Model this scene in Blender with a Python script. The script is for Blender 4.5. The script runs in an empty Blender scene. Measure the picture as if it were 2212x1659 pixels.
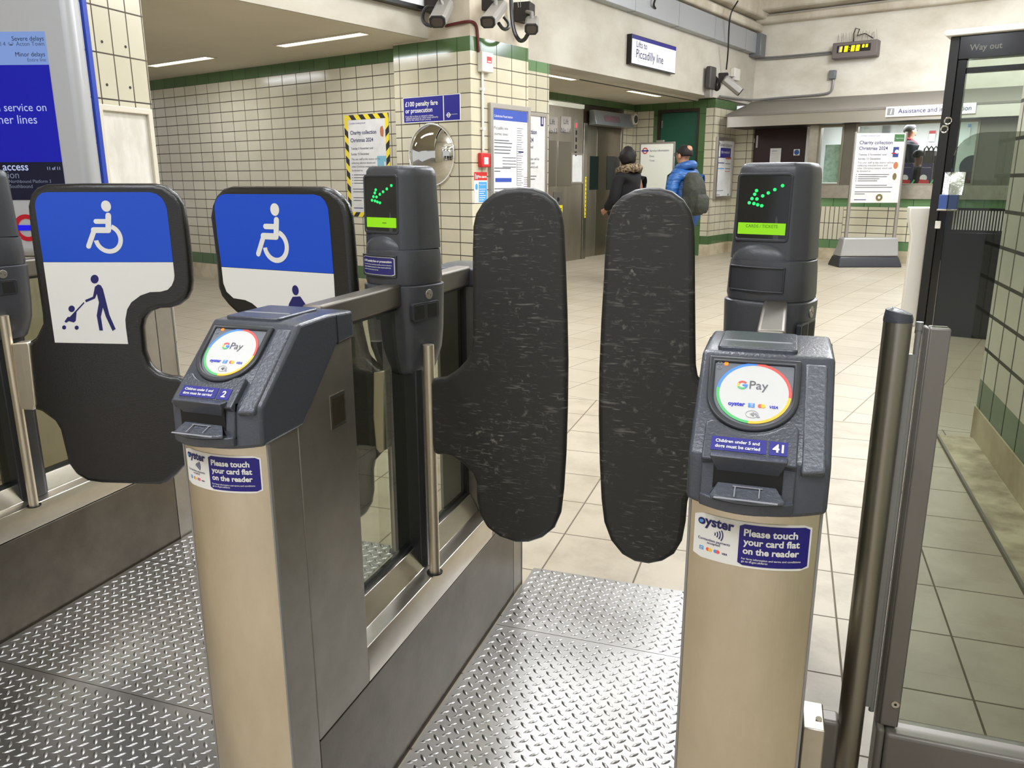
import bpy, bmesh, math, random
import numpy as np
from mathutils import Vector, Matrix

random.seed(7)
sc = bpy.context.scene
COL = sc.collection

# ------------------------------------------------------------------ camera
W, HGT = 2212.0, 1659.0
FPX, PITCH, ROLL, YAW, CAMZ = 1727.2, math.radians(14.3), math.radians(-0.116), math.radians(18.887), 1.25
V3 = lambda *a: np.array(a, float)
_f = V3(-math.sin(YAW) * math.cos(PITCH), math.cos(YAW) * math.cos(PITCH), -math.sin(PITCH))
_r0 = V3(math.cos(YAW), math.sin(YAW), 0)
_u0 = np.cross(_r0, _f)
_r = _r0 * math.cos(ROLL) + _u0 * math.sin(ROLL)
_u = -_r0 * math.sin(ROLL) + _u0 * math.cos(ROLL)
EYE = V3(0, 0, CAMZ)
cd = bpy.data.cameras.new('camera')
cam = bpy.data.objects.new('camera', cd)
COL.objects.link(cam)
cd.sensor_width = 36.0
cd.lens = FPX / W * 36.0
cd.clip_start = 0.02
m = Matrix.Identity(4)
for i in range(3):
    m[i][0], m[i][1], m[i][2], m[i][3] = _r[i], _u[i], -_f[i], EYE[i]
cam.matrix_world = m
sc.camera = cam

# ------------------------------------------------------------------ world, exposure, lights
wd = bpy.data.worlds.new('world')
sc.world = wd
wd.use_nodes = True
bg = wd.node_tree.nodes['Background']
bg.inputs[0].default_value = (0.93, 0.95, 1.0, 1)
bg.inputs[1].default_value = 0.95
sc.view_settings.view_transform = 'Standard'
sc.view_settings.look = 'None'
sc.view_settings.gamma = 1
sc.view_settings.use_curve_mapping = False
sc.view_settings.exposure = 0.0

TH = math.radians(17.2)                       # the hall is turned against the gate line
Dv = V3(math.sin(TH), math.cos(TH), 0)
Av = V3(math.cos(TH), -math.sin(TH), 0)
Zv = V3(0, 0, 1)
AD = lambda a, d, z=0.0: Av * a + Dv * d + Zv * z


def area(name, loc, sx, sy, power, rot=(0, 0, 0), color=(0.88, 0.925, 1.0)):
    l = bpy.data.lights.new(name, 'AREA')
    l.shape = 'RECTANGLE'
    l.size, l.size_y, l.energy, l.color = sx, sy, power, color
    o = bpy.data.objects.new(name, l)
    o.location = loc
    o.rotation_euler = rot
    COL.objects.link(o)
    return o


HALL_Z = 4.3
HALL_LAMPS = [AD(-2.5, 7.2), AD(-2.5, 12.0), AD(-0.8, 8.6), AD(-0.4, 12.2), AD(-3.0, 4.2), AD(-0.6, 5.2)]
for p in HALL_LAMPS:
    area('hall_lamp_light', (p[0], p[1], 3.85), 0.3, 1.5, 60, (0, 0, -TH))
    pl_ = bpy.data.lights.new('hall_wall_fill', 'POINT')  # unseen point fill, added to brighten the upper walls
    pl_.energy, pl_.shadow_soft_size, pl_.color = 82, 0.3, (0.88, 0.925, 1.0)
    po_ = bpy.data.objects.new('hall_wall_fill', pl_)
    po_.location = (p[0], p[1], 3.75)
    COL.objects.link(po_)
    area('hall_ceiling_fill', (p[0], p[1], 3.9), 0.3, 1.5, 42, (math.pi, 0, -TH))  # upward fill added to lift the hall ceiling and walls
GATE_LAMPS_AND_FILL = [V3(-0.55, 2.55, 0), V3(-1.75, 2.1, 0), V3(-0.9, -0.9, 0), V3(-2.2, -0.4, 0), V3(0.5, -0.6, 0)]  # entries behind the camera are unseen fill, added for the gate fronts
for p in GATE_LAMPS_AND_FILL:
    area('gate_lamp_and_fill', (p[0], p[1], 3.55), 0.25, 1.3, 26 if p[1] > 0 else 42, (0, 0, 0))
    area('gate_ceiling_fill', (p[0], p[1], 3.60), 0.25, 1.3, 17, (math.pi, 0, 0))  # added upward fill, so the metals reflect a brighter ceiling
PASS_LAMPS = [(-8.5, 5.47), (-6.18, 5.45)]
for a, d in PASS_LAMPS:
    p = AD(a, d, 2.5)
    area('passage_lamp_light', p, 1.1, 0.1, 15, (0, 0, -TH))
LOBBY_LAMPS = [(-5.78, 8.76), (-5.82, 11.33)]
for a, d in LOBBY_LAMPS:
    p = AD(a, d, 2.42)
    area('lobby_lamp_light', p, 0.1, 0.95, 12, (0, 0, -TH))
p = AD(-2.6, 15.3, 2.22)
area('office_lamp_light', p, 1.6, 0.3, 60, (0, 0, -TH))


# ------------------------------------------------------------------ pixel rays (measuring the photograph onto real planes)
def ray(px, py):
    return _f + _r * (px - W / 2) / FPX - _u * (py - HGT / 2) / FPX


class Pl:
    """a plane with a right vector ux and an up vector uy, seen from its +n side"""
    def __init__(s, o, ux, uy):
        s.o, s.ux, s.uy = np.array(o, float), np.array(ux, float), np.array(uy, float)
        s.ux /= np.linalg.norm(s.ux)
        s.uy /= np.linalg.norm(s.uy)
        s.n = np.cross(s.ux, s.uy)

    def at(s, u, v, w=0.0):
        return s.o + s.ux * u + s.uy * v + s.n * w

    def hit(s, px, py, w=0.0):
        d = ray(px, py)
        t = ((s.o + s.n * w - EYE) @ s.n) / (d @ s.n)
        q = EYE + d * t - s.o
        return float(q @ s.ux), float(q @ s.uy)


FP = lambda d: Pl(Dv * d, Av, Zv)             # u = a, v = z, faces the viewer
BP = lambda a: Pl(Av * a, Dv, Zv)             # u = d, v = z, faces the hall
YP = lambda y: Pl(V3(0, y, 0), V3(1, 0, 0), Zv)
XP = lambda x: Pl(V3(x, 0, 0), V3(0, 1, 0), Zv)   # faces +X


def floor_at(px, py, z=0.0):
    d = ray(px, py)
    return EYE + d * ((z - CAMZ) / d[2])


# ------------------------------------------------------------------ materials
def lin(c):
    return tuple(((x / 255.0) / 12.92 if x / 255.0 <= 0.04045 else ((x / 255.0 + 0.055) / 1.055) ** 2.4) for x in c)


MATS = {}


def mat(name, rgb, rough=0.5, metal=0.0, spec=0.5, emit=None, es=1.0, noise=None, bump=None, coat=0.0, aniso=None):
    """noise = (scale, second colour, contrast, stretch xyz); bump = (scale, strength, stretch)"""
    if name in MATS:
        return MATS[name]
    mt = bpy.data.materials.new(name)
    mt.use_nodes = True
    nt = mt.node_tree
    b = nt.nodes['Principled BSDF']
    b.inputs['Base Color'].default_value = (*lin(rgb), 1)
    b.inputs['Roughness'].default_value = rough
    b.inputs['Metallic'].default_value = metal
    b.inputs['Specular IOR Level'].default_value = spec
    b.inputs['Coat Weight'].default_value = coat
    if emit is not None:
        b.inputs['Emission Color'].default_value = (*lin(emit), 1)
        b.inputs['Emission Strength'].default_value = es
    if noise or bump:
        tc = nt.nodes.new('ShaderNodeTexCoord')
    if noise:
        sca, c2, lo_hi, st = noise
        mp = nt.nodes.new('ShaderNodeMapping')
        mp.inputs['Scale'].default_value = st
        nt.links.new(tc.outputs['Object'], mp.inputs[0])
        n = nt.nodes.new('ShaderNodeTexNoise')
        n.inputs['Scale'].default_value = sca
        n.inputs['Detail'].default_value = 6
        n.inputs['Roughness'].default_value = 0.62
        nt.links.new(mp.outputs[0], n.inputs['Vector'])
        r = nt.nodes.new('ShaderNodeValToRGB')
        r.color_ramp.elements[0].position, r.color_ramp.elements[1].position = lo_hi
        r.color_ramp.elements[0].color = (*lin(c2), 1)
        r.color_ramp.elements[1].color = (*lin(rgb), 1)
        nt.links.new(n.outputs['Fac'], r.inputs[0])
        nt.links.new(r.outputs[0], b.inputs['Base Color'])
    if bump:
        sca, stg, st = bump
        mp = nt.nodes.new('ShaderNodeMapping')
        mp.inputs['Scale'].default_value = st
        nt.links.new(tc.outputs['Object'], mp.inputs[0])
        n = nt.nodes.new('ShaderNodeTexNoise')
        n.inputs['Scale'].default_value = sca
        n.inputs['Detail'].default_value = 4
        nt.links.new(mp.outputs[0], n.inputs['Vector'])
        bp = nt.nodes.new('ShaderNodeBump')
        bp.inputs['Strength'].default_value = stg
        bp.inputs['Distance'].default_value = 0.002
        nt.links.new(n.outputs['Fac'], bp.inputs['Height'])
        nt.links.new(bp.outputs[0], b.inputs['Normal'])
    MATS[name] = mt
    return mt


def tile_mat(name, tw, th, c1, c2, grout, mortar=0.004, rough=0.18, phase=(0, 0), rot=0.0, coords='UV', dirt=None, bump=0.5):
    mt = bpy.data.materials.new(name)
    mt.use_nodes = True
    nt = mt.node_tree
    b = nt.nodes['Principled BSDF']
    tc = nt.nodes.new('ShaderNodeTexCoord')
    mp = nt.nodes.new('ShaderNodeMapping')
    mp.inputs['Location'].default_value = (phase[0], phase[1], 0)
    mp.inputs['Rotation'].default_value = (0, 0, rot)
    nt.links.new(tc.outputs[coords], mp.inputs[0])
    br = nt.nodes.new('ShaderNodeTexBrick')
    br.offset = 0.0
    br.squash = 1.0
    br.inputs['Scale'].default_value = 1.0
    br.inputs['Brick Width'].default_value = tw
    br.inputs['Row Height'].default_value = th
    br.inputs['Mortar Size'].default_value = mortar
    br.inputs['Mortar Smooth'].default_value = 0.1
    br.inputs['Bias'].default_value = 0.0
    br.inputs['Color1'].default_value = (*lin(c1), 1)
    br.inputs['Color2'].default_value = (*lin(c2), 1)
    br.inputs['Mortar'].default_value = (*lin(grout), 1)
    nt.links.new(mp.outputs[0], br.inputs['Vector'])
    out = br.outputs['Color']
    if dirt:
        sca, dc, lo_hi, amt = dirt
        n = nt.nodes.new('ShaderNodeTexNoise')
        n.inputs['Scale'].default_value = sca
        n.inputs['Detail'].default_value = 8
        n.inputs['Roughness'].default_value = 0.65
        nt.links.new(tc.outputs['Object'], n.inputs['Vector'])
        r = nt.nodes.new('ShaderNodeMapRange')
        r.inputs[1].default_value, r.inputs[2].default_value = lo_hi
        r.inputs[3].default_value, r.inputs[4].default_value = amt, 0
        nt.links.new(n.outputs['Fac'], r.inputs[0])
        mx = nt.nodes.new('ShaderNodeMix')
        mx.data_type = 'RGBA'
        nt.links.new(r.outputs[0], mx.inputs[0])
        nt.links.new(out, mx.inputs[6])
        mx.inputs[7].default_value = (*lin(dc), 1)
        out = mx.outputs[2]
    nt.links.new(out, b.inputs['Base Color'])
    mr = nt.nodes.new('ShaderNodeMapRange')
    mr.inputs[3].default_value, mr.inputs[4].default_value = rough, 0.8
    nt.links.new(br.outputs['Fac'], mr.inputs[0])
    nt.links.new(mr.outputs[0], b.inputs['Roughness'])
    bp = nt.nodes.new('ShaderNodeBump')
    bp.invert = True
    bp.inputs['Strength'].default_value = bump
    bp.inputs['Distance'].default_value = 0.003
    nt.links.new(br.outputs['Fac'], bp.inputs['Height'])
    nt.links.new(bp.outputs[0], b.inputs['Normal'])
    MATS[name] = mt
    return mt


def pane_mat(name, tint, gloss_rough=0.02, refl=1.0, film=None):
    """thin sheet glass: tinted see-through plus a Fresnel reflection"""
    mt = bpy.data.materials.new(name)
    mt.use_nodes = True
    nt = mt.node_tree
    nt.nodes.clear()
    o = nt.nodes.new('ShaderNodeOutputMaterial')
    t = nt.nodes.new('ShaderNodeBsdfTransparent')
    t.inputs[0].default_value = (*tint, 1)
    g = nt.nodes.new('ShaderNodeBsdfGlossy')
    g.inputs['Roughness'].default_value = gloss_rough
    g.inputs[0].default_value = (refl, refl, refl, 1)
    fr = nt.nodes.new('ShaderNodeFresnel')
    geo = nt.nodes.new('ShaderNodeNewGeometry')
    io = nt.nodes.new('ShaderNodeMapRange')               # same reflectance on both faces of the sheet
    io.inputs[3].default_value, io.inputs[4].default_value = 1.5, 1 / 1.5
    nt.links.new(geo.outputs['Backfacing'], io.inputs[0])
    nt.links.new(io.outputs[0], fr.inputs[0])
    mx = nt.nodes.new('ShaderNodeMixShader')
    nt.links.new(fr.outputs[0], mx.inputs[0])
    nt.links.new(t.outputs[0], mx.inputs[1])
    nt.links.new(g.outputs[0], mx.inputs[2])
    nt.links.new(mx.outputs[0], o.inputs[0])
    MATS[name] = mt
    return mt


CREAM, CREAM2, GROUT = (203, 196, 172), (194, 187, 162), (52, 42, 34)
T_WALL = tile_mat('cream_tile', 0.24, 0.116, CREAM, CREAM2, GROUT, 0.0045, phase=(0.085, -0.09), dirt=(1.3, (150, 138, 112), (0.35, 0.62), 0.25))
T_PIL = tile_mat('cream_tile_pillar', 0.243, 0.124, CREAM, CREAM2, GROUT, 0.0045, phase=(0.165, -0.045), dirt=(1.3, (150, 138, 112), (0.35, 0.62), 0.25))
T_SET = tile_mat('cream_tile_lobby', 0.232, 0.1315, CREAM, CREAM2, GROUT, 0.0045, phase=(0.05, -0.02), dirt=(1.3, (150, 138, 112), (0.35, 0.62), 0.25))
T_COL = tile_mat('cream_tile_upright', 0.0975, 0.1925, (196, 189, 168), (190, 183, 160), GROUT, 0.0035, phase=(-0.033, -0.065), dirt=(1.3, (170, 156, 128), (0.35, 0.6), 0.2))
T_RIGHT = tile_mat('cream_tile_exit', 0.225, 0.163, (206, 206, 190), (198, 199, 182), (58, 58, 56), 0.009, phase=(0.02, -0.125), dirt=(1.6, (150, 140, 112), (0.35, 0.62), 0.25))
T_DADO = tile_mat('cream_tile_dado', 0.29, 0.116, (214, 206, 180), (206, 198, 170), (40, 36, 28), 0.005, phase=(0.1, -0.09))
T_GREEN = tile_mat('green_tile', 0.243, 0.6, (80, 106, 66), (72, 98, 60), (38, 52, 30), 0.004, rough=0.12, phase=(0.165, 0.1))
T_GREEN2 = tile_mat('green_tile_light', 0.232, 0.6, (100, 134, 90), (90, 122, 80), (40, 60, 34), 0.004, rough=0.12, phase=(0.05, 0.1))
T_GREENX = tile_mat('green_tile_exit', 0.225, 0.6, (66, 104, 70), (60, 96, 66), (34, 44, 32), 0.007, rough=0.15, phase=(0.02, 0.1))
T_FLOOR = tile_mat('floor_tile_gate', 0.303, 0.303, (178, 167, 148), (171, 159, 139), (96, 86, 70), 0.003, rough=0.42, phase=(0.084, 0.12), coords='Object', dirt=(5, (120, 106, 84), (0.3, 0.55), 0.45), bump=0.25)
T_FLOOR2 = tile_mat('floor_tile_hall', 0.31, 0.31, (178, 168, 149), (172, 161, 141), (128, 116, 98), 0.003, rough=0.36, phase=(0.05, 0.1), rot=TH, coords='Object', dirt=(2, (140, 126, 102), (0.3, 0.6), 0.35), bump=0.25)

PLASTER = mat('painted_plaster', (198, 193, 180), 0.75, noise=(0.9, (174, 166, 149), (0.30, 0.62), (1, 1, 1.6)), bump=(7, 0.35, (1, 1, 1)))
PLASTER2 = mat('grimy_plaster', (214, 206, 188), 0.75, noise=(1.5, (172, 158, 136), (0.32, 0.66), (1, 1, 0.6)), bump=(7, 0.4, (1, 1, 1)))
CEIL_P = mat('passage_ceiling_paint', (206, 198, 178), 0.7, noise=(0.5, (190, 182, 160), (0.3, 0.7), (1, 1, 1)))
SKIRT = mat('cream_skirting', (196, 184, 156), 0.5, noise=(3, (150, 134, 104), (0.3, 0.6), (1, 1, 1)))
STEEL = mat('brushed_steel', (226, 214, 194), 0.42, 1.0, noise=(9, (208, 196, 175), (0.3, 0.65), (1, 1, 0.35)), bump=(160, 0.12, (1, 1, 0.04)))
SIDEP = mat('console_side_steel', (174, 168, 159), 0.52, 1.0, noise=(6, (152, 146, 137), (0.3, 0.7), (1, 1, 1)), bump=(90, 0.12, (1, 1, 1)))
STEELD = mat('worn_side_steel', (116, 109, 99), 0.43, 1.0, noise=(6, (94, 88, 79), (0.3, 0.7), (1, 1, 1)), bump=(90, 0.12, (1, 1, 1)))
STEELB = mat('bright_ledge_steel', (205, 199, 188), 0.30, 1.0, noise=(14, (188, 181, 169), (0.3, 0.65), (1, 0.4, 1)))
CHROME = mat('chrome', (225, 222, 214), 0.06, 1.0)
LIFTST = mat('lift_steel', (178, 170, 156), 0.42, 1.0, noise=(2.5, (160, 152, 138), (0.3, 0.7), (3, 3, 0.4)))
PLATE = mat('tread_plate_metal', (172, 170, 168), 0.32, 1.0, noise=(2.2, (144, 142, 139), (0.32, 0.66), (1, 1, 1)))
ALU = mat('satin_aluminium', (176, 170, 160), 0.4, 0.9)
GREYMET = mat('grey_painted_metal', (138, 137, 134), 0.4, 0.3)
CAPM = mat('slate_grey_plastic', (66, 69, 77), 0.27, spec=0.6, bump=(260, 0.25, (1, 1, 1)))
CAPT = mat('textured_grey_plastic', (84, 87, 95), 0.3, spec=0.6, bump=(170, 0.9, (1, 1, 1)))
CAPD = mat('charcoal_plastic', (50, 51, 55), 0.33, spec=0.5)
PODM = mat('pod_grey_plastic', (62, 63, 67), 0.36, spec=0.5, bump=(300, 0.15, (1, 1, 1)))
BLACKP = mat('black_plastic', (22, 22, 22), 0.35)
BLACKM = mat('black_metal', (24, 23, 21), 0.4, 0.2)
DARK = mat('dark_recess', (10, 10, 10), 0.6)
CARB = mat('black_composite', (27, 25, 23), 0.24, spec=0.6, bump=(180, 0.3, (1, 1, 3)))
WHITE = mat('white_vinyl', (226, 223, 216), 0.45)
PAPER = mat('white_paper', (222, 220, 216), 0.6, noise=(5, (204, 202, 198), (0.3, 0.6), (1, 1, 1)))
BLUEST = mat('mid_blue_vinyl', (8, 72, 192), 0.4)
NAVY = mat('navy_blue', (22, 18, 128), 0.4)
INK = mat('navy_ink', (26, 24, 92), 0.5)
INKG = mat('grey_ink', (96, 96, 104), 0.6)
INKL = mat('light_grey_ink', (150, 150, 156), 0.6)
RED = mat('red_plastic', (190, 36, 34), 0.4)
YELLOW = mat('yellow_tape', (232, 208, 40), 0.45)
BLACKT = mat('black_tape', (24, 22, 20), 0.45)
GREENP = mat('green_paint', (70, 110, 56), 0.35)
GREEND = mat('dark_green_door', (34, 82, 62), 0.35)
WHITEPL = mat('white_plastic', (214, 210, 200), 0.4)
LAMP = mat('lamp_diffuser', (255, 250, 235), 0.5, emit=(255, 244, 222), es=5.0)
GLASS = pane_mat('clear_glass', (0.80, 0.86, 0.80))
GLASSG = pane_mat('green_tinted_glass', (0.70, 0.725, 0.655), 0.01, 0.5)
GLASSF = pane_mat('grey_tinted_glass', (0.65, 0.67, 0.62), 0.01, 0.5)
GLASSW = pane_mat('office_glass', (0.94, 0.965, 0.955))
SKIN = mat('skin', (176, 128, 100), 0.55)
HAIR = mat('dark_hair', (26, 21, 18), 0.65, spec=0.3, bump=(60, 1.0, (1, 1, .25)))

RUBBER = bpy.data.materials.new('scuffed_rubber')
RUBBER.use_nodes = True
nt = RUBBER.node_tree
b = nt.nodes['Principled BSDF']
b.inputs['Roughness'].default_value = 0.42
tc = nt.nodes.new('ShaderNodeTexCoord')
prev = None
for sca, st, rot, lo, hi in ((34, (1.0, 1, 9.0), 0.15, 0.60, 0.74), (26, (0.6, 1, 5.0), -0.35, 0.62, 0.78), (22, (3.0, 1, 3.2), 0.9, 0.62, 0.8)):
    mp = nt.nodes.new('ShaderNodeMapping')
    mp.inputs['Scale'].default_value = st
    mp.inputs['Rotation'].default_value = (0, rot, 0)
    nt.links.new(tc.outputs['Object'], mp.inputs[0])
    n = nt.nodes.new('ShaderNodeTexNoise')
    n.inputs['Scale'].default_value = sca
    n.inputs['Detail'].default_value = 3
    n.inputs['Roughness'].default_value = 0.55
    nt.links.new(mp.outputs[0], n.inputs['Vector'])
    r = nt.nodes.new('ShaderNodeMapRange')
    r.inputs[1].default_value, r.inputs[2].default_value = lo, hi
    nt.links.new(n.outputs['Fac'], r.inputs[0])
    if prev is None:
        prev = r.outputs[0]
    else:
        ad = nt.nodes.new('ShaderNodeMath')
        ad.operation = 'MAXIMUM'
        nt.links.new(prev, ad.inputs[0])
        nt.links.new(r.outputs[0], ad.inputs[1])
        prev = ad.outputs[0]
ml = nt.nodes.new('ShaderNodeMath')
ml.operation = 'MULTIPLY'
ml.inputs[1].default_value = 0.9
mk = nt.nodes.new('ShaderNodeTexNoise')
mk.inputs['Scale'].default_value = 9
mk.inputs['Detail'].default_value = 3
nt.links.new(tc.outputs['Object'], mk.inputs['Vector'])
mkr = nt.nodes.new('ShaderNodeMapRange')
mkr.inputs[1].default_value, mkr.inputs[2].default_value = 0.38, 0.62
nt.links.new(mk.outputs['Fac'], mkr.inputs[0])
mm_ = nt.nodes.new('ShaderNodeMath')
mm_.operation = 'MULTIPLY'
nt.links.new(prev, mm_.inputs[0])
nt.links.new(mkr.outputs[0], mm_.inputs[1])
nt.links.new(mm_.outputs[0], ml.inputs[0])
mx = nt.nodes.new('ShaderNodeMix')
mx.data_type = 'RGBA'
mx.inputs[6].default_value = (*lin((40, 39, 36)), 1)
mx.inputs[7].default_value = (*lin((128, 123, 114)), 1)
nt.links.new(ml.outputs[0], mx.inputs[0])
nt.links.new(mx.outputs[2], b.inputs['Base Color'])


# ------------------------------------------------------------------ mesh builder
class MB:
    def __init__(s):
        s.v, s.f, s.mi, s.uv = [], [], [], []

    def add(s, vs, fs, mi=0, uv=None):
        o = len(s.v)
        s.v += [tuple(map(float, v)) for v in vs]
        s.uv += list(uv) if uv is not None else [(float(v[0]), float(v[1])) for v in vs]
        for f in fs:
            s.f.append(tuple(i + o for i in f))
            s.mi.append(mi)
        return s

    BOXF = [(0, 1, 2, 3), (7, 6, 5, 4), (0, 4, 5, 1), (1, 5, 6, 2), (2, 6, 7, 3), (3, 7, 4, 0)]

    def box(s, x0, y0, z0, x1, y1, z1, mi=0):
        return s.add([(x0, y0, z0), (x1, y0, z0), (x1, y1, z0), (x0, y1, z0), (x0, y0, z1), (x1, y0, z1), (x1, y1, z1), (x0, y1, z1)], s.BOXF, mi)

    def pbox(s, pl, u0, v0, u1, v1, w0, w1, mi=0):
        q = [(u0, v0, w0), (u1, v0, w0), (u1, v1, w0), (u0, v1, w0), (u0, v0, w1), (u1, v0, w1), (u1, v1, w1), (u0, v1, w1)]
        return s.add([pl.at(*c) for c in q], s.BOXF, mi, [(c[0] + c[2], c[1]) for c in q])

    def prism(s, front, back, mi=0, caps=True):
        n = len(front)
        fs = [(i, (i + 1) % n, n + (i + 1) % n, n + i) for i in range(n)]
        if caps:
            fs += [tuple(range(n - 1, -1, -1)), tuple(range(n, 2 * n))]
        return s.add(list(front) + list(back), fs, mi)

    def pprism(s, pl, uv, w0, w1, mi=0):
        return s.prism([pl.at(u, v, w1) for u, v in uv], [pl.at(u, v, w0) for u, v in uv], mi)

    def pring(s, pl, outer, inner, w0, w1, mi=0):
        n = len(outer)
        vs = [pl.at(u, v, w1) for u, v in outer] + [pl.at(u, v, w1) for u, v in inner] + [pl.at(u, v, w0) for u, v in outer] + [pl.at(u, v, w0) for u, v in inner]
        fs = []
        for i in range(n):
            j = (i + 1) % n
            fs += [(i, j, n + j, n + i), (2 * n + i, 3 * n + i, 3 * n + j, 2 * n + j), (i, 2 * n + i, 2 * n + j, j), (n + i, n + j, 3 * n + j, 3 * n + i)]
        return s.add(vs, fs, mi)

    def loft(s, loops, mi=0, caps=True):
        n = len(loops[0])
        vs = [p for l in loops for p in l]
        fs = []
        for k in range(len(loops) - 1):
            for i in range(n):
                j = (i + 1) % n
                fs.append((k * n + i, k * n + j, (k + 1) * n + j, (k + 1) * n + i))
        if caps:
            fs.append(tuple(range(n - 1, -1, -1)))
            fs.append(tuple(range((len(loops) - 1) * n, len(loops) * n)))
        return s.add(vs, fs, mi)

    def tube(s, pts, r, n=10, mi=0):
        pts = [np.array(p, float) for p in pts]
        rs = r if isinstance(r, (list, tuple)) else [r] * len(pts)
        loops, ref = [], None
        for i, p in enumerate(pts):
            t = pts[min(i + 1, len(pts) - 1)] - pts[max(i - 1, 0)]
            t /= np.linalg.norm(t)
            if ref is None:
                ref = V3(0, 0, 1) if abs(t[2]) < 0.9 else V3(1, 0, 0)
            x = np.cross(ref, t)
            x /= np.linalg.norm(x)
            y = np.cross(t, x)
            ref = y
            loops.append([p + x * rs[i] * math.cos(k * 2 * math.pi / n) + y * rs[i] * math.sin(k * 2 * math.pi / n) for k in range(n)])
        return s.loft(loops, mi)

    def cyl(s, p0, p1, r0, r1=None, n=24, mi=0):
        return s.tube([p0, p1], [r0, r0 if r1 is None else r1], n, mi)

    def ball(s, c, rad, nu=20, nv=12, mi=0, ax=None):
        c = np.array(c, float)
        ax = ax or (V3(1, 0, 0), V3(0, 1, 0), V3(0, 0, 1))
        loops = []
        for j in range(nv + 1):
            th = math.pi * min(max(j / nv, 0.01), 0.99)
            loops.append([c + ax[0] * rad[0] * math.sin(th) * math.cos(k * 2 * math.pi / nu) + ax[1] * rad[1] * math.sin(th) * math.sin(k * 2 * math.pi / nu) + ax[2] * rad[2] * math.cos(th) for k in range(nu)])
        return s.loft(loops, mi)


def rootloc(o):
    l = V3(0, 0, 0)
    while o is not None:
        l = l + np.array(o.location)
        o = o.parent
    return l


def link(name, me, parent=None):
    o = bpy.data.objects.new(name, me)
    COL.objects.link(o)
    if parent is not None:
        o.parent = parent
    return o


def obj(name, mb, mats, parent=None, bevel=0, smooth=True, segs=2, angle=0.6, origin=None):
    """one mesh object; the vertices are given in world space"""
    me = bpy.data.meshes.new(name)
    base = rootloc(parent) if parent is not None else (np.array(origin, float) if origin is not None else V3(0, 0, 0))
    vs = [tuple(np.array(v) - base) for v in mb.v]
    me.from_pydata(vs, [], mb.f)
    mats = mats if isinstance(mats, (list, tuple)) else [mats]
    for mm in mats:
        me.materials.append(mm)
    me.polygons.foreach_set('material_index', mb.mi)
    ul = me.uv_layers.new(name='UVMap')
    for l in me.loops:
        ul.data[l.index].uv = mb.uv[l.vertex_index]
    bm = bmesh.new()
    bm.from_mesh(me)
    bmesh.ops.recalc_face_normals(bm, faces=bm.faces)
    bm.to_mesh(me)
    bm.free()
    o = link(name, me, parent)
    if parent is None and origin is not None:
        o.location = origin
    if bevel:
        bv = o.modifiers.new('bevel', 'BEVEL')
        bv.width, bv.segments, bv.limit_method, bv.angle_limit = bevel, segs, 'ANGLE', math.radians(28)
        bv.harden_normals = False
    if smooth:
        me.polygons.foreach_set('use_smooth', [True] * len(me.polygons))
        me.update()
        if hasattr(me, 'set_sharp_from_angle'):
            me.set_sharp_from_angle(angle=angle)
    return o


def tag(o, label=None, cat=None, group=None, kind=None):
    if label:
        o['label'] = label
    if cat:
        o['category'] = cat
    if group:
        o['group'] = group
    if kind:
        o['kind'] = kind
    return o


def thing(name, label, cat, loc=(0, 0, 0), group=None):
    o = bpy.data.objects.new(name, None)
    o.empty_display_size = 0.1
    o.location = loc
    COL.objects.link(o)
    return tag(o, label, cat, group)


def structure(name, mb, mats, **k):
    return tag(obj(name, mb, mats, **k), kind='structure')


_txt = {}


def text_mesh(s, bold, spacing):
    key = (s, bold, spacing)
    if key not in _txt:
        cu = bpy.data.curves.new('t', 'FONT')
        cu.body = s
        cu.size = 1.0
        cu.offset = bold
        cu.space_line = spacing
        cu.resolution_u = 3
        o = bpy.data.objects.new('t', cu)
        COL.objects.link(o)
        bpy.context.view_layer.update()
        ev = o.evaluated_get(bpy.context.evaluated_depsgraph_get())
        me = ev.to_mesh()
        vs = np.array([v.co[:2] for v in me.vertices]) if len(me.vertices) else np.zeros((0, 2))
        fs = [tuple(p.vertices) for p in me.polygons]
        ev.to_mesh_clear()
        bpy.data.objects.remove(o)
        bpy.data.curves.remove(cu)
        _txt[key] = (vs, fs)
    return _txt[key]


def put_text(mb, s, pl, u, v, size, w=0.0012, align='L', bold=0.0, sx=1.0, mi=0, fit=None, spacing=1.0, slant=0.0):
    """letters lying on the plane; u,v = baseline start (L), centre (C) or end (R); size = em height; fit = wanted width"""
    vs, fs = text_mesh(s, bold, spacing)
    if not len(vs):
        return mb
    x0, x1 = vs[:, 0].min(), vs[:, 0].max()
    k = size * sx
    if fit:
        k = fit / (x1 - x0)
        size = k * 1.02
    off = {'L': -x0, 'C': -(x0 + x1) / 2, 'R': -x1}[align]
    return mb.add([pl.at(u + (x + off) * k + slant * y * size, v + y * size, w) for x, y in vs], fs, mi)


def lettering(parent, lines, pl, mt, name='lettering', **kw):
    mb = MB()
    for ln in lines:
        put_text(mb, *([ln[0], pl] + list(ln[1:4])), **{**kw, **(ln[4] if len(ln) > 4 else {})})
    return obj(name, mb, mt, parent, smooth=False)


def rrect(u0, v0, u1, v1, r, n=5):
    out = []
    for cx, cy, a0 in ((u1 - r, v1 - r, 0), (u0 + r, v1 - r, 90), (u0 + r, v0 + r, 180), (u1 - r, v0 + r, 270)):
        for k in range(n + 1):
            a = math.radians(a0 + 90 * k / n)
            out.append((cx + r * math.cos(a), cy + r * math.sin(a)))
    return out


def circ(cu, cv, r, n=32, rv=None, a0=0.0, a1=360.0):
    full = abs(a1 - a0 - 360) < 1e-6
    m_ = n if full else n + 1
    return [(cu + r * math.cos(math.radians(a0 + (a1 - a0) * k / n)), cv + (rv or r) * math.sin(math.radians(a0 + (a1 - a0) * k / n))) for k in range(m_)]


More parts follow.
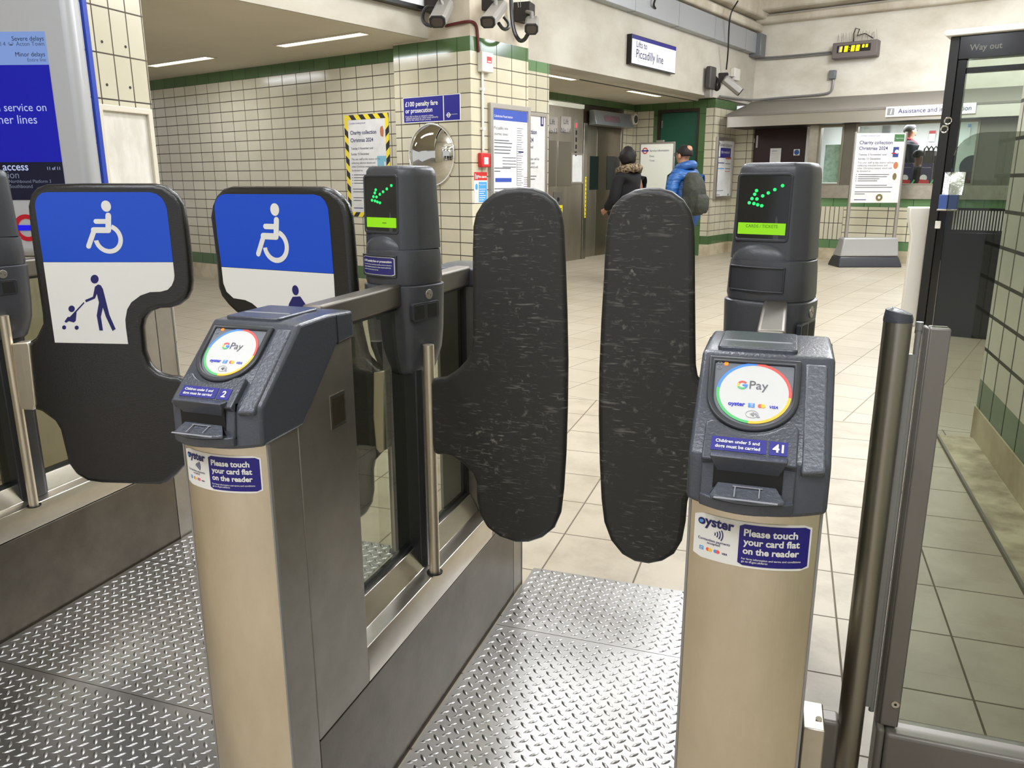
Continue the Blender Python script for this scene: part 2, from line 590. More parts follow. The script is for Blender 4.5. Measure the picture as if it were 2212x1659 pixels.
def arcband(cu, cv, ro, ri, a0, a1, n=24):
    return circ(cu, cv, ro, n, None, a0, a1) + circ(cu, cv, ri, n, None, a0, a1)[::-1]


def capsule(p, q, w, n=6):
    p, q = np.array(p, float), np.array(q, float)
    a = math.atan2(*(q - p)[::-1])
    out = []
    for c, s in ((q, -90), (p, 90)):
        for k in range(n + 1):
            t = a + math.radians(s + 180 * k / n)
            out.append((c[0] + w / 2 * math.cos(t), c[1] + w / 2 * math.sin(t)))
    return out


def smooth_loop(pts, it=2):
    for _ in range(it):
        o = []
        for i in range(len(pts)):
            p, q = np.array(pts[i]), np.array(pts[(i + 1) % len(pts)])
            o += [tuple(p * 0.75 + q * 0.25), tuple(p * 0.25 + q * 0.75)]
        pts = o
    return pts


def roundel(mb, pl, cu, cv, r, w0, w1, w2, mi_ring, mi_bar):
    mb.pring(pl, circ(cu, cv, r, 32), circ(cu, cv, r * 0.68, 32), w0, w1, mi_ring)
    mb.pbox(pl, cu - r * 1.28, cv - r * 0.2, cu + r * 1.28, cv + r * 0.2, w0, w2, mi_bar)

# ================================================================== THE SETTING
F = FP
LOB = -6.83                                    # lift wall
BM = -5.37                                     # face of the long beam wall
Y_SEAM = 4.44
mb = MB()
mb.box(-9, -4, -0.1, 4, Y_SEAM, 0)
structure('floor_gate', mb, T_FLOOR)
mb = MB()
mb.box(-16, Y_SEAM, -0.1, 8, 22, 0)
structure('floor_hall', mb, T_FLOOR2)

BANDS = ((0, 0.19, 0), (0.19, 0.33, 1))


def banded(name, pl, u0, u1, w0, w1, top0, top1, tile, green=T_GREEN, green2=None, z_top=None):
    mb = MB()
    mb.pbox(pl, u0, 0, u1, 0.19, w0, w1 + 0.006, 0)
    mb.pbox(pl, u0, 0.19, u1, 0.33, w0, w1, 1)
    mb.pbox(pl, u0, 0.33, u1, top0, w0, w1, 2)
    mb.pbox(pl, u0, top0, u1, top1, w0, w1, 1 if green2 is None else 4)
    if z_top:
        mb.pbox(pl, u0, top1, u1, z_top, w0, w1, 3)
    mats = [SKIRT, green, tile, PLASTER2]
    if green2 is not None:
        mats.append(green2)
    return structure(name, mb, mats, smooth=False)


banded('wall_passage', FP(6.246), -12.5, -5.83, -0.2, 0, 2.41, 2.53, T_WALL)
banded('wall_pillar', FP(6.05), -5.83, -4.871, -0.92, 0, 2.39, 2.515, T_PIL, z_top=HALL_Z)
banded('wall_setback', BP(BM), 6.97, 8.1, -0.3, 0, 2.42, 2.533, T_SET, green2=T_GREEN2)
mb = MB()
mb.pbox(BP(BM), 1.5, 2.533, 14.65, HALL_Z, -0.4, 0)
structure('wall_beam', mb, PLASTER, smooth=False)
mb = MB()
mb.pbox(BP(BM), 6.9, 3.72, 14.65, 3.86, 0, 0.1)
mb.pbox(BP(BM), 6.9, 3.9, 14.65, HALL_Z, 0, 0.2)
mb.pbox(FP(14.65), BM, 3.83, 4, 3.96, 0, 0.18)
mb.pbox(FP(14.65), BM, 4.0, 4, HALL_Z, 0, 0.4)
structure('trim_cornice', mb, PLASTER2, bevel=0.03)
# left column beside the information screen
mb = MB()
mb.pbox(XP(-2.93), 2.62, 0, 3.257, HALL_Z, -1.4, 0)
structure('wall_column', mb, T_COL, smooth=False)
mb = MB()
mb.pbox(XP(-4.25), -4, 0, 2.6, HALL_Z, -0.2, 0)
structure('wall_entrance', mb, T_COL, smooth=False)
# passage ceiling and lobby ceiling
mb = MB()
mb.pbox(Pl(V3(0, 0, 2.53), Av, Dv), -12.5, 1.4, BM - 0.02, 6.3, 0, 0.08)
structure('ceiling_passage', mb, CEIL_P, smooth=False)
mb = MB()
mb.pbox(Pl(V3(0, 0, 2.50), Av, Dv), LOB - 0.1, 7.3, BM - 0.3, 13.0, 0, 0.06)
structure('ceiling_lobby', mb, CEIL_P, smooth=False)
mb = MB()
mb.pbox(Pl(V3(0, 0, 2.497), Av, Dv), BM - 0.36, 8.1, BM - 0.32, 12.95, 0, 0.01)
structure('trim_lobby', mb, DARK, smooth=False)
mb = MB()
mb.box(-14, -6, HALL_Z, 8, 20, HALL_Z + 0.1)
structure('ceiling', mb, PLASTER, smooth=False)
# lobby walls
lw = BP(LOB)
mb = MB()
mb.pbox(lw, 7.3, 2.40, 12.97, 2.5, -0.2, 0, 1)
mb.pbox(lw, 7.3, 0, 8.2, 2.40, -0.2, 0, 2)
mb.pbox(lw, 12.56, 0.33, 12.97, 2.40, -0.2, 0, 2)
mb.pbox(lw, 12.56, 0.19, 12.97, 0.33, -0.2, 0, 1)
mb.pbox(lw, 12.56, 0, 12.97, 0.19, -0.2, 0, 0)
mb.pbox(lw, 8.2, 0, 12.56, 2.40, -0.3, -0.2, 0)
structure('wall_lift', mb, [SKIRT, T_GREEN, T_SET], smooth=False)
ew = FP(12.97)
mb = MB()
mb.pbox(ew, LOB, 2.39, BM, 2.52, -0.94, 0, 1)
mb.pbox(ew, LOB, 0.33, -6.46, 2.39, -0.3, 0, 2)
mb.pbox(ew, LOB, 0, -6.46, 0.33, -0.3, 0, 1)
mb.pbox(ew, -6.46, 0, -6.38, 2.39, -0.3, 0, 1)
mb.pbox(ew, -5.63, 0, -5.52, 2.39, -0.3, 0, 1)
mb.pbox(ew, -5.52, 0.33, BM, 2.39, -0.94, 0, 2)
mb.pbox(ew, -5.52, 0.19, BM, 0.33, -0.94, 0, 1)
mb.pbox(ew, -5.52, 0, BM, 0.19, -0.94, 0.004, 0)
structure('wall_lobby_end', mb, [SKIRT, T_GREEN, T_SET], smooth=False)
# green door in the lobby end wall
mb = MB()
mb.pbox(ew, -6.34, 0, -5.66, 2.34, -0.12, -0.04, 0)
dr = structure('door_1', mb, GREEND, bevel=0.004)
mb = MB()
mb.pbox(ew, -6.38, 0, -6.34, 2.39, -0.14, 0.01)
mb.pbox(ew, -5.66, 0, -5.63, 2.39, -0.14, 0.01)
mb.pbox(ew, -6.34, 2.34, -5.66, 2.39, -0.14, 0.01)
obj('door_frame', mb, mat('dark_brown_frame', (46, 36, 24), 0.4), dr)
mb = MB()
mb.pbox(ew, -6.325, 2.1, -6.305, 2.22, -0.04, -0.02)
obj('hinge', mb, ALU, dr)
# ticket hall end wall, upper part
mb = MB()
mb.pbox(FP(14.65), BM - 0.1, 2.2, 4, HALL_Z, -0.2, 0)
structure('wall_ticket_hall', mb, mat('end_wall_plaster', (224, 218, 204), .75, noise=(1.1, (196, 187, 168), (0.30, 0.62), (1, 1, 1.6)), bump=(7, .35, (1, 1, 1))), smooth=False)
# recess between the lobby pillar and the kiosk
kf = FP(13.5)
rc = FP(13.91)
mb = MB()
mb.pbox(rc, BM, 0.33, -5.06, 2.1, -0.25, 0, 2)
mb.pbox(rc, BM, 0.19, -5.06, 0.33, -0.25, 0, 1)
mb.pbox(rc, BM, 0, -5.06, 0.19, -0.25, 0.004, 0)
mb.pbox(rc, -4.13, 0, -3.99, 2.1, -0.25, 0, 1)
structure('wall_recess', mb, [SKIRT, T_GREEN, T_SET], smooth=False)
mb = MB()
mb.pbox(rc, -5.06, 0, -4.13, 2.08, -0.16, -0.08)
d2 = structure('door_2', mb, mat('dark_maroon_door', (40, 14, 12), 0.4), bevel=0.004)
mb = MB()
mb.pbox(rc, -5.02, 1.78, -4.99, 1.98, -0.08, -0.07)
obj('hinge', mb, ALU, d2)
# kiosk front wall
mb = MB()
for (u0, u1) in ((-3.99, 1.2),):
    mb.pbox(kf, u0, 0, u1, 0.185, -0.2, 0.006, 0)
    mb.pbox(kf, u0, 0.185, u1, 0.317, -0.2, 0, 1)
    mb.pbox(kf, u0, 0.317, -3.36, 0.836, -0.2, 0, 5)
    mb.pbox(kf, -3.36, 0.317, u1, 0.836, -0.2, 0, 2)
    mb.pbox(kf, u0, 0.836, u1, 0.965, -0.2, 0, 1)
    mb.pbox(kf, u0, 0.965, u1, 1.164, -0.25, 0.03, 3)
mb.pbox(kf, -3.99, 1.164, -3.85, 2.08, -0.25, 0, 3)
mb.pbox(kf, -3.46, 1.164, -3.30, 2.08, -0.12, 0, 4)
mb.pbox(kf, -1.62, 1.164, 1.2, 2.08, -0.12, 0, 4)
T_NARROW = tile_mat('narrow_tile', 0.07, 0.26, CREAM, CREAM2, (40, 36, 28), 0.005, phase=(0.0, -0.06))
structure('wall_ticket_office', mb, [SKIRT, T_GREEN2, T_DADO, STEELB, mat('grey_steel_jamb', (120, 116, 104), 0.4, 0.8), T_NARROW], smooth=False)
for i, (u0, u1) in enumerate(((-3.85, -3.46), (-3.30, -1.62))):
    mb = MB()
    o_, i_ = [(u0, 1.164), (u1, 1.164), (u1, 2.08), (u0, 2.08)], [(u0 + 0.035, 1.19), (u1 - 0.035, 1.19), (u1 - 0.035, 2.04), (u0 + 0.035, 2.04)]
    mb.pring(kf, o_, i_, -0.1, 0.02)
    wn = structure('window_%d' % (i + 1), mb, mat('window_frame_steel', (150, 144, 128), 0.35, 0.9), bevel=0.004)
    mb = MB()
    mb.pbox(kf, u0 + 0.03, 1.18, u1 - 0.03, 2.05, -0.06, -0.052)
    obj('pane', mb, GLASSW, wn, smooth=False)
# office room behind the windows
mb = MB()
mb.pbox(FP(16.2), -4.2, 0, 1.3, 2.3, -0.1, 0)
mb.pbox(BP(-4.0), 13.72, 0, 16.2, 2.3, -0.1, 0)
mb.pbox(Pl(V3(0, 0, 2.26), Av, Dv), -4.2, 13.52, 1.3, 16.2, 0, 0.04)
mb.pbox(Pl(V3(0, 0, .40), Av, Dv), -4.2, 13.75, 1.3, 16.2, 0, 0.05)
structure('wall_office', mb, mat('office_paint', (216, 217, 210), 0.6), smooth=False)
# canopy over the office: fascia, soffit and sloping roof
mb = MB()
mb.pbox(FP(13.1), -5.21, 2.075, 1.2, 2.27, -0.04, 0, 0)
mb.pbox(Pl(V3(0, 0, 2.075), Av, Dv), -5.21, 13.14, 1.2, 13.95, 0, 0.03, 1)
q = [AD(-5.23, 13.08, 2.27), AD(1.2, 13.08, 2.27), AD(1.2, 14.65, 2.595), AD(-5.36, 14.65, 2.595)]
q2 = [p - V3(0, 0, 0.03) for p in q]
mb.prism(q, q2, 2)
mb.pbox(BP(-5.21), 13.1, 2.075, 14.6, 2.27, 0, 0.02, 0)
structure('trim_canopy', mb, [mat('canopy_steel', (186, 180, 168), .33, 1.0), BLACKM, mat('canopy_top_paint', (112, 106, 98), 0.5)], smooth=False)
# tiled exit wall on the right with its kerb
mb = MB()
xw = Pl(V3(0.945, 0, 0), V3(0, -1, 0), Zv)     # faces -X
for z0, z1, k in ((0, 0.16, 0), (0.16, 0.3, 1), (0.3, HALL_Z, 2)):
    mb.pbox(xw, -4.36, z0, 1.5, z1, -0.35, 0.008 if k == 0 else 0, k)
structure('wall_exit', mb, [SKIRT, T_GREENX, T_RIGHT], smooth=False)
mb = MB()
mb.box(0.785, -1.5, 0, 0.94, 4.3, 0.012, 0)
mb.box(0.775, -1.5, 0, 0.785, 4.3, 0.016, 1)
structure('trim_kerb', mb, [mat('kerb_concrete', (186, 176, 148), 0.7, noise=(6, (120, 108, 84), (0.3, 0.6), (1, 1, 1))), mat('kerb_edge_strip', (110, 104, 92), 0.5)], smooth=False)


# tread plates in the gate lanes
def tread(name, x0, x1, y0, y1):
    mb = MB()
    mb.box(x0, y0, 0.0, x1, y1, 0.006)
    q, l, w_, h = 0.0250, 0.0138, 0.0047, 0.0032
    e = q / math.sqrt(2)
    n = int((x1 - x0 + y1 - y0) / e) + 2
    for i in range(-n, n):
        for j in range(-n, n):
            cx, cy = x0 + (i - j) * e, y0 + (i + j) * e          # each lozenge points at the flank of the next
            if not (x0 + .008 < cx < x1 - .008 and y0 + .008 < cy < y1 - .008):
                continue
            t = math.radians(45 if (i + j) % 2 else 135)
            c, s = math.cos(t), math.sin(t)
            P = lambda a, b_, z: (cx + a * c - b_ * s, cy + a * s + b_ * c, 0.006 + z)
            vs = [P(-l, 0, 0), P(-l * 0.5, -w_ * 0.8, 0), P(0, -w_, 0), P(l * 0.5, -w_ * 0.8, 0), P(l, 0, 0), P(l * 0.5, w_ * 0.8, 0), P(0, w_, 0), P(-l * 0.5, w_ * 0.8, 0),
                  P(-l * 0.6, 0, h * 0.75), P(0, -w_ * 0.35, h), P(l * 0.6, 0, h * 0.75), P(0, w_ * 0.35, h)]
            mb.add(vs, [(0, 1, 8), (1, 2, 9, 8), (2, 3, 10, 9), (3, 4, 10), (4, 5, 10), (5, 6, 11, 10), (6, 7, 8, 11), (7, 0, 8), (8, 9, 10, 11)])
    o = structure(name, mb, PLATE, angle=1.2)
    return o


G = 0.0012
for i, (y0, y1) in enumerate(((1.943, 2.31), (1.345, 1.941), (0.72, 1.343))):
    tread('floor_tread_%d' % (i + 1), -1.98, -0.885, y0, y1)
for i, (y0, y1) in enumerate(((1.943, 2.31), (1.30, 1.941), (0.72, 1.298))):
    tread('floor_tread_%d' % (i + 4), -0.715, -0.105, y0, y1)

# ================================================================== TICKET GATES
class Curved(Pl):
    """a plane whose surface swells out by b in the middle of a half width h"""
    def __init__(s, o, ux, uy, b, h):
        super().__init__(o, ux, uy)
        s.b, s.h = b, h

    def at(s, u, v, w=0.0):
        return s.o + s.ux * u + s.uy * v + s.n * (w + s.b * (1 - (u / s.h) ** 2))


def cstrip(mb, pl, u0, v0, u1, v1, w0, w1, mi=0, n=14, r=0.0):
    us = [u0 + (u1 - u0) * i / n for i in range(n + 1)]
    lo, hi = [], []
    for u in us:
        dx = max(0.0, r - min(u - u0, u1 - u))
        c = r - math.sqrt(max(r * r - dx * dx, 0)) if r else 0
        lo.append((u, v0 + c))
        hi.append((u, v1 - c))
    vs = [pl.at(u, v, w) for w in (w1, w0) for row in (lo, hi) for u, v in row]
    k = n + 1
    fs = []
    for i in range(n):
        fs += [(i, i + 1, k + i + 1, k + i), (2 * k + i, 3 * k + i, 3 * k + i + 1, 2 * k + i + 1),
               (i, 2 * k + i, 2 * k + i + 1, i + 1), (k + i, k + i + 1, 3 * k + i + 1, 3 * k + i)]
    fs += [(0, k, 3 * k, 2 * k), (n, 2 * k + n, 3 * k + n, k + n)]
    return mb.add(vs, fs, mi)


YC = 1.585                                     # middle of the gate row
GRED, GBLUE, GGREEN, GYEL = mat('logo_red', (234, 90, 84), 0.4), mat('logo_blue', (78, 140, 232), 0.4), mat('logo_green', (86, 186, 110), 0.4), mat('logo_yellow', (240, 190, 60), 0.4)
LOGOB = mat('logo_deep_blue', (44, 52, 190), 0.4)
ORANGE = mat('indicator_orange', (240, 120, 30), 0.4, emit=(255, 110, 20), es=1.2)
LED = mat('green_led', (40, 255, 110), 0.4, emit=(20, 255, 90), es=1.6)
LCD = mat('lime_display', (136, 200, 16), 0.3, emit=(112, 190, 4), es=0.42)
SCREEN = mat('display_glass', (14, 16, 16), 0.08, spec=0.6)
FRAMEB = mat('glazing_gasket', (30, 32, 32), 0.45)
CYAN = mat('light_blue_ink', (70, 150, 220), 0.4)
SCUFF = mat('scuffed_edge', (120, 122, 126), 0.5)


def card_payments(mb, P, u, v, k, order):
    """small payment marks in a row: mats 0 blue, 1 red, 2 orange, 3 white, 4 light blue"""
    for i, kind in enumerate(order):
        x = u + i * k * 2.0
        if kind == 'a':
            mb.pprism(P, rrect(x - k * .55, v - k * .55, x + k * .55, v + k * .55, k * .1, 2), 0.0006, 0.0012, 4)
            put_text(mb, 'AM', P, x, v + k * .05, k * .5, 0.0016, 'C', 0.02, mi=3)
            put_text(mb, 'EX', P, x, v - k * .42, k * .5, 0.0016, 'C', 0.02, mi=3)
        elif kind in 'mo':
            mb.pprism(P, circ(x - k * .3, v, k * .5, 16), 0.0006, 0.0012, 1 if kind == 'm' else 4)
            mb.pprism(P, circ(x + k * .3, v, k * .5, 16), 0.0008, 0.0014, 2 if kind == 'm' else 1)
        else:
            put_text(mb, 'VISA', P, x, v - k * .4, k * 1.0, 0.0014, 'C', 0.03, mi=0, fit=k * 1.5, slant=0.2)


def waves(mb, P, u, v, k, w=0.0014, mi=0, n=4):
    for i in range(n):
        r = k * (0.25 + 0.25 * i)
        mb.pprism(P, arcband(u - k * .5, v, r + k * .07, r - k * .03, -32, 32, 8), w - 0.0008, w, mi)


def console(root, xc, mirror, number):
    Y = (lambda y: 2 * YC - y) if mirror else (lambda y: y)
    # sheet-steel body: bowed front plus flat side panels
    n = 14
    arc = [(-.078 + .156 * i / n, .967 - .022 * (1 - (2 * i / n - 1) ** 2)) for i in range(n + 1)]
    lo = [V3(xc + u, Y(y), 0.0) for u, y in arc]
    hi = [p + V3(0, 0, .872) for p in lo]
    mb = MB()
    k = n + 1
    bk = [V3(xc + .078, Y(1.0465), 0), V3(xc - .078, Y(1.0465), 0)]
    vs = lo + hi + bk + [p + V3(0, 0, .872) for p in bk]
    mb.add(vs, [(i, i + 1, k + i + 1, k + i) for i in range(n)], 0)
    mb.add(vs, [(n, 2 * k, 2 * k + 2, k + n), (2 * k, 2 * k + 1, 2 * k + 3, 2 * k + 2), (2 * k + 1, 0, k, 2 * k + 3)], 1)
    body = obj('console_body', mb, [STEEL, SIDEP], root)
    for s in (-1, 1):
        mb = MB()
        mb.box(xc + s * .0765, min(Y(.9655), Y(.9715)), 0, xc + s * .0795, max(Y(.9655), Y(.9715)), .868)
        obj('edge_strip', mb, GREYMET, body, smooth=False)
    mb = MB()
    pf = [(1.049, .281), (1.049, .87), (1.062, .872), (1.172, .980), (1.2295, .984), (1.2295, .281)]
    mb.prism([V3(xc - .078, Y(y), z) for y, z in pf], [V3(xc + .078, Y(y), z) for y, z in pf])
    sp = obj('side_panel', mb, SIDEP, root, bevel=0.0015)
    for s in (-1, 1):
        mb = MB()
        y0, y1 = sorted((Y(1.147), Y(1.196)))
        P = XP(xc + s * .078)
        mb.box(xc + s * .0775, y0, .832, xc + s * .0788, y1, .892, 0)
        mb.box(xc + s * .0775, y0 + .005, .838, xc + s * .0792, y1 - .004, .886, 1)
        obj('sensor_window', mb, [CHROME, mat('brown_lens', (58, 52, 40), 0.15)], sp)
    # moulded cap
    mb = MB()
    loops = []
    ns = 16
    for i in range(ns + 1):
        u = -.0825 + .165 * i / ns
        b = 1 - (u / .0825) ** 2
        loops.append([V3(xc + u, Y(y - f * b), z) for y, z, f in ((.954, .864 - .006 * b, .019), (.954, .925, .010), (1.068, 1.031, .000), (1.150, 1.033, 0), (1.2315, 1.029, 0), (1.234, .980, 0), (1.173, .976, 0), (1.060, .866, 0))])
    mb.loft(loops)
    cap = obj('console_cap', mb, CAPM, root, bevel=0.006, segs=3, angle=0.9)
    y0, y1 = sorted((Y(1.1755), Y(1.1775)))
    for s in (-1, 1):
        mb = MB()
        mb.box(xc + s * .0815, y0, .978, xc + s * .0832, y1, 1.028)
        obj('joint', mb, DARK, cap, smooth=False)
    if mirror:
        return
    S = Pl(V3(xc, 1.066, 1.034), V3(1, 0, 0), V3(0, .121, .109))
    T = Pl(V3(xc, 0, 1.033), V3(1, 0, 0), V3(0, 1, 0))
    # raised lid on the top face with its narrow vent
    mb = MB()
    mb.pprism(T, rrect(-.064, 1.074, .037, 1.195, .008), -.004, .0035)
    lid = obj('lid', mb, CAPM, cap, bevel=0.002)
    mb = MB()
    mb.pprism(T, [(-.061, 1.1195), (-.055, 1.1155), (.027, 1.1155), (.031, 1.1195), (.027, 1.1225), (-.055, 1.1225)], .001, .0042)
    obj('vent', mb, SCUFF, cap, bevel=0.001)
    # textured flank to the right of the reader
    mb = MB()
    mb.pprism(S, [(.049, -.172), (.076, -.168), (.073, -.014), (.047, -.014)], -.012, -.0005)
    obj('flank', mb, CAPT, cap, bevel=0.003)
    # card reader: raised horseshoe rim, plate, printed disc
    def horse(d):
        o = [(-.072 + d, -.013 - d), (.0425 - d, -.013 - d), (.0425 - d, -.068)]
        o += [(-.0135 + (.056 - d) * math.cos(math.radians(a)), -.0695 - (.0535 - d) * math.sin(math.radians(a))) for a in range(8, 176, 8)]
        return o + [(-.0695 + d, -.072)]
    mb = MB()
    mb.pring(S, horse(0), horse(.0085), -.014, .0035)
    rd = obj('card_reader', mb, CAPD, cap, bevel=0.0025, segs=3)
    mb = MB()
    mb.pprism(S, horse(.0075), -.014, -.0005)
    obj('reader_plate', mb, mat('reader_plate_grey', (112, 116, 122), 0.3), cap)
    cu, cv, r = -.0125, -.0658, .0455
    mb = MB()
    mb.pprism(S, circ(cu, cv, r - .002, 48), -.001, .0006, 0)
    for k_, (a0, a1) in enumerate(((355, 448), (88, 174), (174, 266), (266, 355))):
        mb.pprism(S, arcband(cu, cv, r, r - .0036, a0, a1, 24), -.001, .0009, k_ + 1)
    obj('reader_disc', mb, [mat('disc_white', (204, 203, 200), .35), GRED, GBLUE, GGREEN, GYEL], cap)
    gx, gy, ro, ri = cu - .0145, cv + .0105, .0064, .0040
    mb = MB()
    for k_, (a0, a1) in enumerate(((38, 150), (150, 208), (208, 312), (312, 362))):
        mb.pprism(S, arcband(gx, gy, ro, ri, a0, a1, 12), .0004, .0013, (1, 4, 3, 2)[k_])
    mb.pbox(S, gx + .0003, gy - .0012, gx + ro, gy + .0012, .0004, .0014, 2)
    put_text(mb, 'Pay', S, gx + .0088, gy - .0048, .0125, .0013, fit=.0225, mi=5)
    put_text(mb, 'oyster', S, gx - .0148, gy - .0315, .0066, .0013, bold=.035, fit=.0205, mi=6)
    mb.pbox(S, gx + .0095, gy - .0325, gx + .0172, gy - .0265, .0004, .0012, 2)
    put_text(mb, 'AM', S, gx + .0134, gy - .0291, .0024, .0016, 'C', .02, mi=0)
    put_text(mb, 'EX', S, gx + .0139, gy - .0318, .0024, .0016, 'C', .02, mi=0)
    mb.pprism(S, circ(gx + .0238, gy - .0295, .0028, 18), .0004, .0011, 1)
    mb.pprism(S, circ(gx + .0272, gy - .0295, .0028, 18), .0006, .0013, 4)
    put_text(mb, 'VISA', S, gx + .0340, gy - .0318, .0048, .0013, bold=.03, fit=.0112, mi=6, slant=.2)
    ox, oy = gx + .0150, gy - .0425
    mb.pring(S, circ(ox, oy, .0078, 28, .0055), circ(ox, oy, .0073, 28, .0050), .0004, .0011, 7)
    waves(mb, S, ox - .0005, oy, .0055, .0013, 8)
    mb.pprism(S, [(ox + .0030, oy + .0012), (ox + .0048, oy + .0022), (ox + .0098, oy - .0036), (ox + .0070, oy - .0048)], .0004, .0014, 7)
    obj('reader_print', mb, [WHITE, GRED, GBLUE, GGREEN, GYEL, mat('logo_grey', (92, 94, 100), .5), LOGOB, INKL, INKG], cap, smooth=False)
    mb = MB()
    mb.pprism(S, circ(-.0497, -.0235, .0027, 18), -.001, .0008)
    obj('status_light', mb, ORANGE, cap)
    mb = MB()
    for vy in (-.0232, -.0300):
        mb.pring(S, circ(-.0578, vy, .0030, 16, .0022), circ(-.0578, vy, .0023, 16, .0015), -.001, .0006)
    obj('reader_icons', mb, INKL, cap)
    # ticket slot housing
    lab = [(-.0650, -.170), (.0440, -.170), (.0440, -.118), (.0405, -.1135), (.033, -.1145)]
    lab += [(-.0135 + .056 * math.cos(math.radians(a)), -.0775 - .0535 * math.sin(math.radians(a))) for a in range(48, 140, 8)]
    lab += [(-.058, -.1145), (-.0650, -.119)]
    mb = MB()
    mb.pprism(S, lab, -.03, .0085)
    sh = obj('slot_housing', mb, CAPM, cap, bevel=0.0035, segs=3)
    mb = MB()
    yb = lambda u, y: y + .020 * ((u + .010) / .055) ** 2
    ch = lambda x0, x1, x2: mb.prism([V3(xc + x0, yb(x0, .918), .876), V3(xc + x0, yb(x0, .924), .932), V3(xc + x1, yb(x1, .930), .928), V3(xc + x2, .938, .912), V3(xc + x2, .938, .893), V3(xc + x1 * .99, yb(x1, .920), .878)],
                                     [V3(xc + x0, .970, .870), V3(xc + x0, .970, .930), V3(xc + x1, .970, .930), V3(xc + x2, .970, .905), V3(xc + x2, .970, .885), V3(xc + x1, .970, .870)])
    ch(-.0650, -.054, -.044)
    ch(.0440, .033, .023)
    us_ = [-.0650 + .109 * i / 10 for i in range(11)]
    mb.loft([[V3(xc + u, yb(u, .916), .866), V3(xc + u, yb(u, .914), .881), V3(xc + u, .965, .884), V3(xc + u, .965, .866)] for u in us_])
    mb.prism([V3(xc - .055, .924, .934), V3(xc - .046, .9385, .909), V3(xc - .046, .950, .909), V3(xc - .055, .950, .934)],
             [V3(xc + .034, .924, .934), V3(xc + .025, .9385, .909), V3(xc + .025, .950, .909), V3(xc + .034, .950, .934)])
    obj('slot_surround', mb, CAPM, cap, bevel=0.002)
    mb = MB()
    mb.box(xc - .05, .9365, .880, xc + .03, .95, .926)
    obj('slot_mouth', mb, DARK, cap, smooth=False)  # black block on the cap stands in for the shade inside the slot
    mb = MB()
    tr = [(-.044, .938, .898), (.023, .938, .898)] + [(.034 - .086 * i / 8, yb(.034 - .086 * i / 8, .911), .886) for i in range(9)]
    mb.prism([V3(xc + a, y, z) for a, y, z in tr], [V3(xc + a, y, z - .005) for a, y, z in tr])
    obj('ticket_tray', mb, CAPT, cap, bevel=0.0015)
    mb = MB()
    TR = Pl(V3(xc, .936, .8975), V3(1, 0, 0), V3(0, .030, .011))
    mb.pbox(TR, -.026, -.006, .008, -.0045, 0, .0006)
    mb.pbox(TR, -.024, -.024, -.0225, -.006, 0, .0006)
    mb.pbox(TR, .004, -.022, .0055, -.006, 0, .0006)
    mb.pbox(TR, -.046, -.0295, .026, -.0270, -.0002, .0004)
    obj('tray_scratches', mb, INKL, cap, smooth=False)
    # printed labels
    mb = MB()
    mb.pbox(S, -.0555, -.1575, .0085, -.1385, .008, .0093, 0)
    put_text(mb, 'Children under 5 and', S, -.0505, -.1465, .0062, .0099, bold=.02, fit=.051, mi=1)
    put_text(mb, 'dogs must be carried', S, -.0505, -.1538, .0062, .0099, bold=.02, fit=.052, mi=1)
    mb.pbox(S, .0115, -.1575, .0325, -.1385, .008, .0093, 0)
    put_text(mb, number, S, .0218, -.1533, .0150, .0099, 'C', bold=.03, mi=1)
    obj('fare_label', mb, [NAVY, WHITE], cap, smooth=False)
    # notice stuck on the bowed steel front
    N = Curved(V3(xc, .967, 0), V3(1, 0, 0), Zv, .022, .078)
    mb = MB()
    cstrip(mb, N, -.0705, .7865, .0685, .8465, .0002, .001, 0, r=.004)
    cstrip(mb, N, -.0150, .7895, .0665, .8435, .0006, .0014, 1, r=.003)
    for i, s in enumerate(('Please touch', 'your card flat', 'on the reader')):
        put_text(mb, s, N, -.0095, .8290 - .0118 * i, .0117, .0019, bold=.03, fit=(.0625, .0655, .0655)[i], mi=0)
    put_text(mb, 'For fares information and terms and conditions', N, -.0105, .7975, .0040, .0019, bold=.01, fit=.069, mi=0)
    put_text(mb, 'go to tfl.gov.uk/fares', N, -.0105, .7938, .0040, .0019, bold=.01, fit=.031, mi=0)
    put_text(mb, 'oyster', N, -.0660, .8318, .0140, .0015, bold=.035, fit=.0445, mi=2)
    mb.pprism(N, circ(-.0622, .8353, .0022, 16), .0008, .0018, 3)
    waves(mb, N, -.041, .8225, .0125, .0016, 2)
    put_text(mb, 'Contactless payments', N, -.0450, .8110, .0044, .0015, 'C', .01, fit=.040, mi=2)
    put_text(mb, 'accepted:', N, -.0450, .8072, .0044, .0015, 'C', .01, mi=2)
    o_ = MB()
    card_payments(o_, N, -.0600, .7995, .0048, 'amov')
    remap = {0: 2, 1: 4, 2: 5, 3: 0, 4: 3}
    off = len(mb.v)
    mb.v += o_.v
    mb.uv += o_.uv
    mb.f += [tuple(i + off for i in f) for f in o_.f]
    mb.mi += [remap[i] for i in o_.mi]
    obj('front_notice', mb, [WHITE, mat('notice_navy', (24, 16, 112), .35), INK, CYAN, GRED, GYEL], body, smooth=False)


PODA = math.radians(18)


def superloop(c, ux, n_, hu, hn, e, z, k=40):
    out = []
    for i in range(k):
        t = 2 * math.pi * i / k
        cs, sn = math.cos(t), math.sin(t)
        out.append(c + ux * hu * math.copysign(abs(cs) ** (2 / e), cs) + n_ * hn * math.copysign(abs(sn) ** (2 / e), sn) + Zv * z)
    return out


